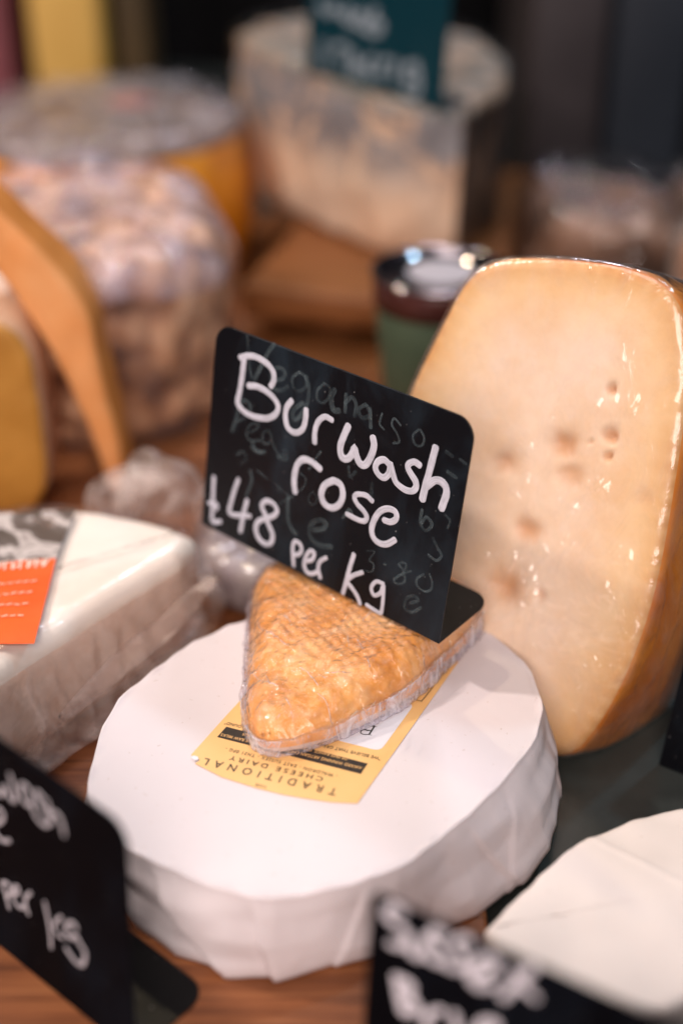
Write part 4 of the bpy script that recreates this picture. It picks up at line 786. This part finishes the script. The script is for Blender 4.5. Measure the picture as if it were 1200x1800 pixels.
# ------------------------------------------------------------------ tall blue cheese
bt = [Vector(p) for p in D['blue_top']]
bc = empty('blue_cheese', (.04, .75, .05)); tag(bc, 'tall blue cheese half wrapped in film on the raised board at the back', 'cheese')
bpy.context.view_layer.update()
tz = outline([(p.x, p.y) for p in bt], 280, 1)
# plane through the sloping top
pa, pb, pc = bt[5], bt[0], bt[4]; nrm = (pb - pa).cross(pc - pa).normalized()
def bz(x, y): return pa.z - ((x - pa.x)*nrm.x + (y - pa.y)*nrm.y)/nrm.z - .006*sst(.03, .10, min((Vector((x, y)) - q).length for q in tz[::12])*1.6)
me = pillow(tz, .0505, bz, .008, .010, 280, 40, 14)
c0 = sum(tz, Vector((0, 0)))/len(tz)
for v in me.vertices:                     # the sides draw in a little towards the base
    k = 1 - .05*sst(.17, .05, v.co.z); v.co.x = c0.x + .03 + (v.co.x - c0.x - .03)*k; v.co.y = v.co.y
displace(me, lambda c, n: .005*nz(c, 18, 3) + .003*nz(c, 50, 6))
def blue(name, base1, base2, vein, lo=.55):
    t = NT(name); n = t.noise(26, detail=6, rough=.65, dist=1.0); n2 = t.noise(9, detail=3)
    col = t.ramp(n2, [(.35, base1), (.65, base2)]); col = t.mix(t.ramp(n, [(lo, (0,)*3), (lo + .12, (.85,)*3)]), col, vein)
    return t.set(col, .5, t.bump(n, .4, .002), .4)
t = NT('blue_paste'); n = t.noise(17, detail=6, rough=.7, dist=1.0); n2 = t.noise(7, detail=3)
sx = t.new('ShaderNodeSeparateXYZ'); t.l(t.tc.outputs['Object'], sx.inputs[0])
col = t.ramp(n2, [(.35, (.74, .46, .28)), (.65, (.70, .54, .40))])
vein = t.math('MULTIPLY', t.ramp(n, [(.40, (0,)*3), (.50, (.95,)*3)]), t.ramp(sx.outputs[2], [(.10, (0.1,)*3), (.14, (1,)*3)]))
col = t.mix(vein, col, (.17, .18, .20))
# the rind on the right-hand face is darker and mottled
geo = t.new('ShaderNodeNewGeometry')
rim_mask = t.ramp(sx.outputs[0], [(.088, (0,)*3), (.098, (1,)*3)])
M_bpaste = t.set(col, .5, t.bump(n, .4, .002), .4)
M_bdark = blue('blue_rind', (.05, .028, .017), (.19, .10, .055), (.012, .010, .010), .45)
M_btop = blue('blue_top', (.24, .16, .11), (.34, .25, .18), (.10, .14, .15), .46)
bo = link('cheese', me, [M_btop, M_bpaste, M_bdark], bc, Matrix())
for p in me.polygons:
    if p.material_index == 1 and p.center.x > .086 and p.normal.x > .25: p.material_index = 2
me2 = pillow(tz, .0503, lambda x, y: bz(x, y) + .002, .008, .006, 280, 40, 14, .0015)
for v in me2.vertices:
    k = 1 - .05*sst(.17, .05, v.co.z); v.co.x = c0.x + .03 + (v.co.x - c0.x - .03)*k; v.co.y = v.co.y
displace(me2, lambda c, n: .0012 + .005*abs(nz(c, 20, 3)) + .004*abs(nz(c, 60, 5)))
for v in me2.vertices: v.co.z = max(v.co.z, .0502)
link('clear_film', me2, [film('blue_film_top', .012, (.97, .97, .98), .2, 20, (1, 1, 1), .7, .005, gl=.6, k=.8, white=(.55, .62, .68)), film('blue_film', .006, (.98, .97, .97), .18, 18, (1, 1, .6), .8, .006, gl=.7, white=(.72, .66, .68), k=.8)], bc, Matrix())

# ------------------------------------------------------------------ green pot with metal lid
pot = empty('chutney_pot', (.0785, .388, .0)); tag(pot, 'green pot with a dark red band and silvery lid in front of the blue cheese', 'pot')
bpy.context.view_layer.update()
L = (.0785, .388, .000)
link('body', lathe([(.004, 0), (.033, 0), (.0345, .002), (.0425, .098), (.0425, .100), (.03, .100)], 96, L), plain('green_card', (.055, .09, .055), (.08, .12, .075), 30, .5), pot, Matrix())
link('band', lathe([(.0426, .0985), (.0440, .0990), (.0448, .117), (.0440, .118), (.03, .118)], 96, L), plain('dark_red_band', (.045, .014, .012), (.085, .028, .024), 40, .25), pot, Matrix())
t = NT('silver_lid'); M_lid = t.set((.32, .29, .31), .10, t.bump(t.noise(60, detail=2), .06, .0006), .5, 1.0)
t = NT('grey_lid'); M_lidtop = t.set((.40, .37, .40), .5, t.bump(t.noise(60, detail=2), .1, .0006), .5)
lid = link('lid', lathe([(.002, .1165), (.0418, .1165), (.0418, .1195), (.036, .1198), (.012, .1206), (.002, .1210)], 128, L), M_lidtop, pot, Matrix())
link('lid_rim', lathe([(.0445 + .0019*math.cos(R_(a)), .1206 + .0019*math.sin(R_(a))) for a in range(-90, 200, 10)], 160, L), M_lid, lid, Matrix())

# ------------------------------------------------------------------ dark wrapped cheeses, back right
M_dk = plain('dark_mottled_rind', (.04, .024, .018), (.24, .135, .09), 22, .5, 60, .5, .003, .3, contrast=(.38, .62))
M_film6 = film('dark_film', .02, (.98, .97, .97), .08, 26, (1, 1, .8), .8, .005, gl=.8, white=(.25, .22, .22), k=1.4)
spots_ = [((.172, .56), (.30, .74), .098, 'dark mottled cheese in film behind the pale cheese, next to the blue cheese', 1), ((.296, .55), (.45, .74), .098, 'dark mottled cheese in film at the right edge behind the pale cheese', 5)]
for (x0, y0), (x1, y1), hz_, lab_, sd in spots_:
    dk = empty('dark_wrapped_cheese', (x0, y0, -.012)); tag(dk, lab_, 'cheese', 'dark wrapped cheeses')
    bpy.context.view_layer.update()
    ol = outline([(x0, y0), (x1, y0 - .01), (x1, y1), (x0, y1)], 160, 2)
    me = pillow(ol, -.0115, lambda x, y: hz_ + .004*nz((x, y, sd), 20), .02, .008, 160, 24, 12); displace(me, lambda c, n: .006*nz(c, 24, sd) + .003*nz(c, 70, sd))
    link('cheese', me, M_dk, dk, Matrix())
    me = pillow(ol, -.0113, lambda x, y: hz_ + .006, .02, .006, 160, 24, 12, .004); displace(me, lambda c, n: .003 + .010*abs(nz(c, 28, sd + 2)) + .005*abs(nz(c, 90, sd)))
    for v in me.vertices: v.co.z = max(v.co.z, -.0114)
    link('clear_film', me, M_film6, dk, Matrix())
ow = empty('orange_brown_pack', (.30, .5, -.012)); tag(ow, 'orange brown film wrapped cheese at the right edge beside the pale cheese', 'cheese')
bpy.context.view_layer.update()
ol = outline([(.262, .46), (.36, .43), (.38, .54), (.28, .56)], 120, 2)
me = pillow(ol, -.0115, lambda x, y: .108, .015, .006, 120, 20, 8); displace(me, lambda c, n: .003*nz(c, 30, 3)); link('cheese', me, plain('orange_brown', (.26, .10, .035), (.36, .16, .07), 20, .5), ow, Matrix())
me = pillow(ol, -.0113, lambda x, y: .112, .015, .004, 120, 20, 8, .003); displace(me, lambda c, n: .002 + .006*abs(nz(c, 40, 6))); 
for v in me.vertices: v.co.z = max(v.co.z, -.0114)
link('clear_film', me, M_film3, ow, Matrix())
bpy.context.view_layer.update()
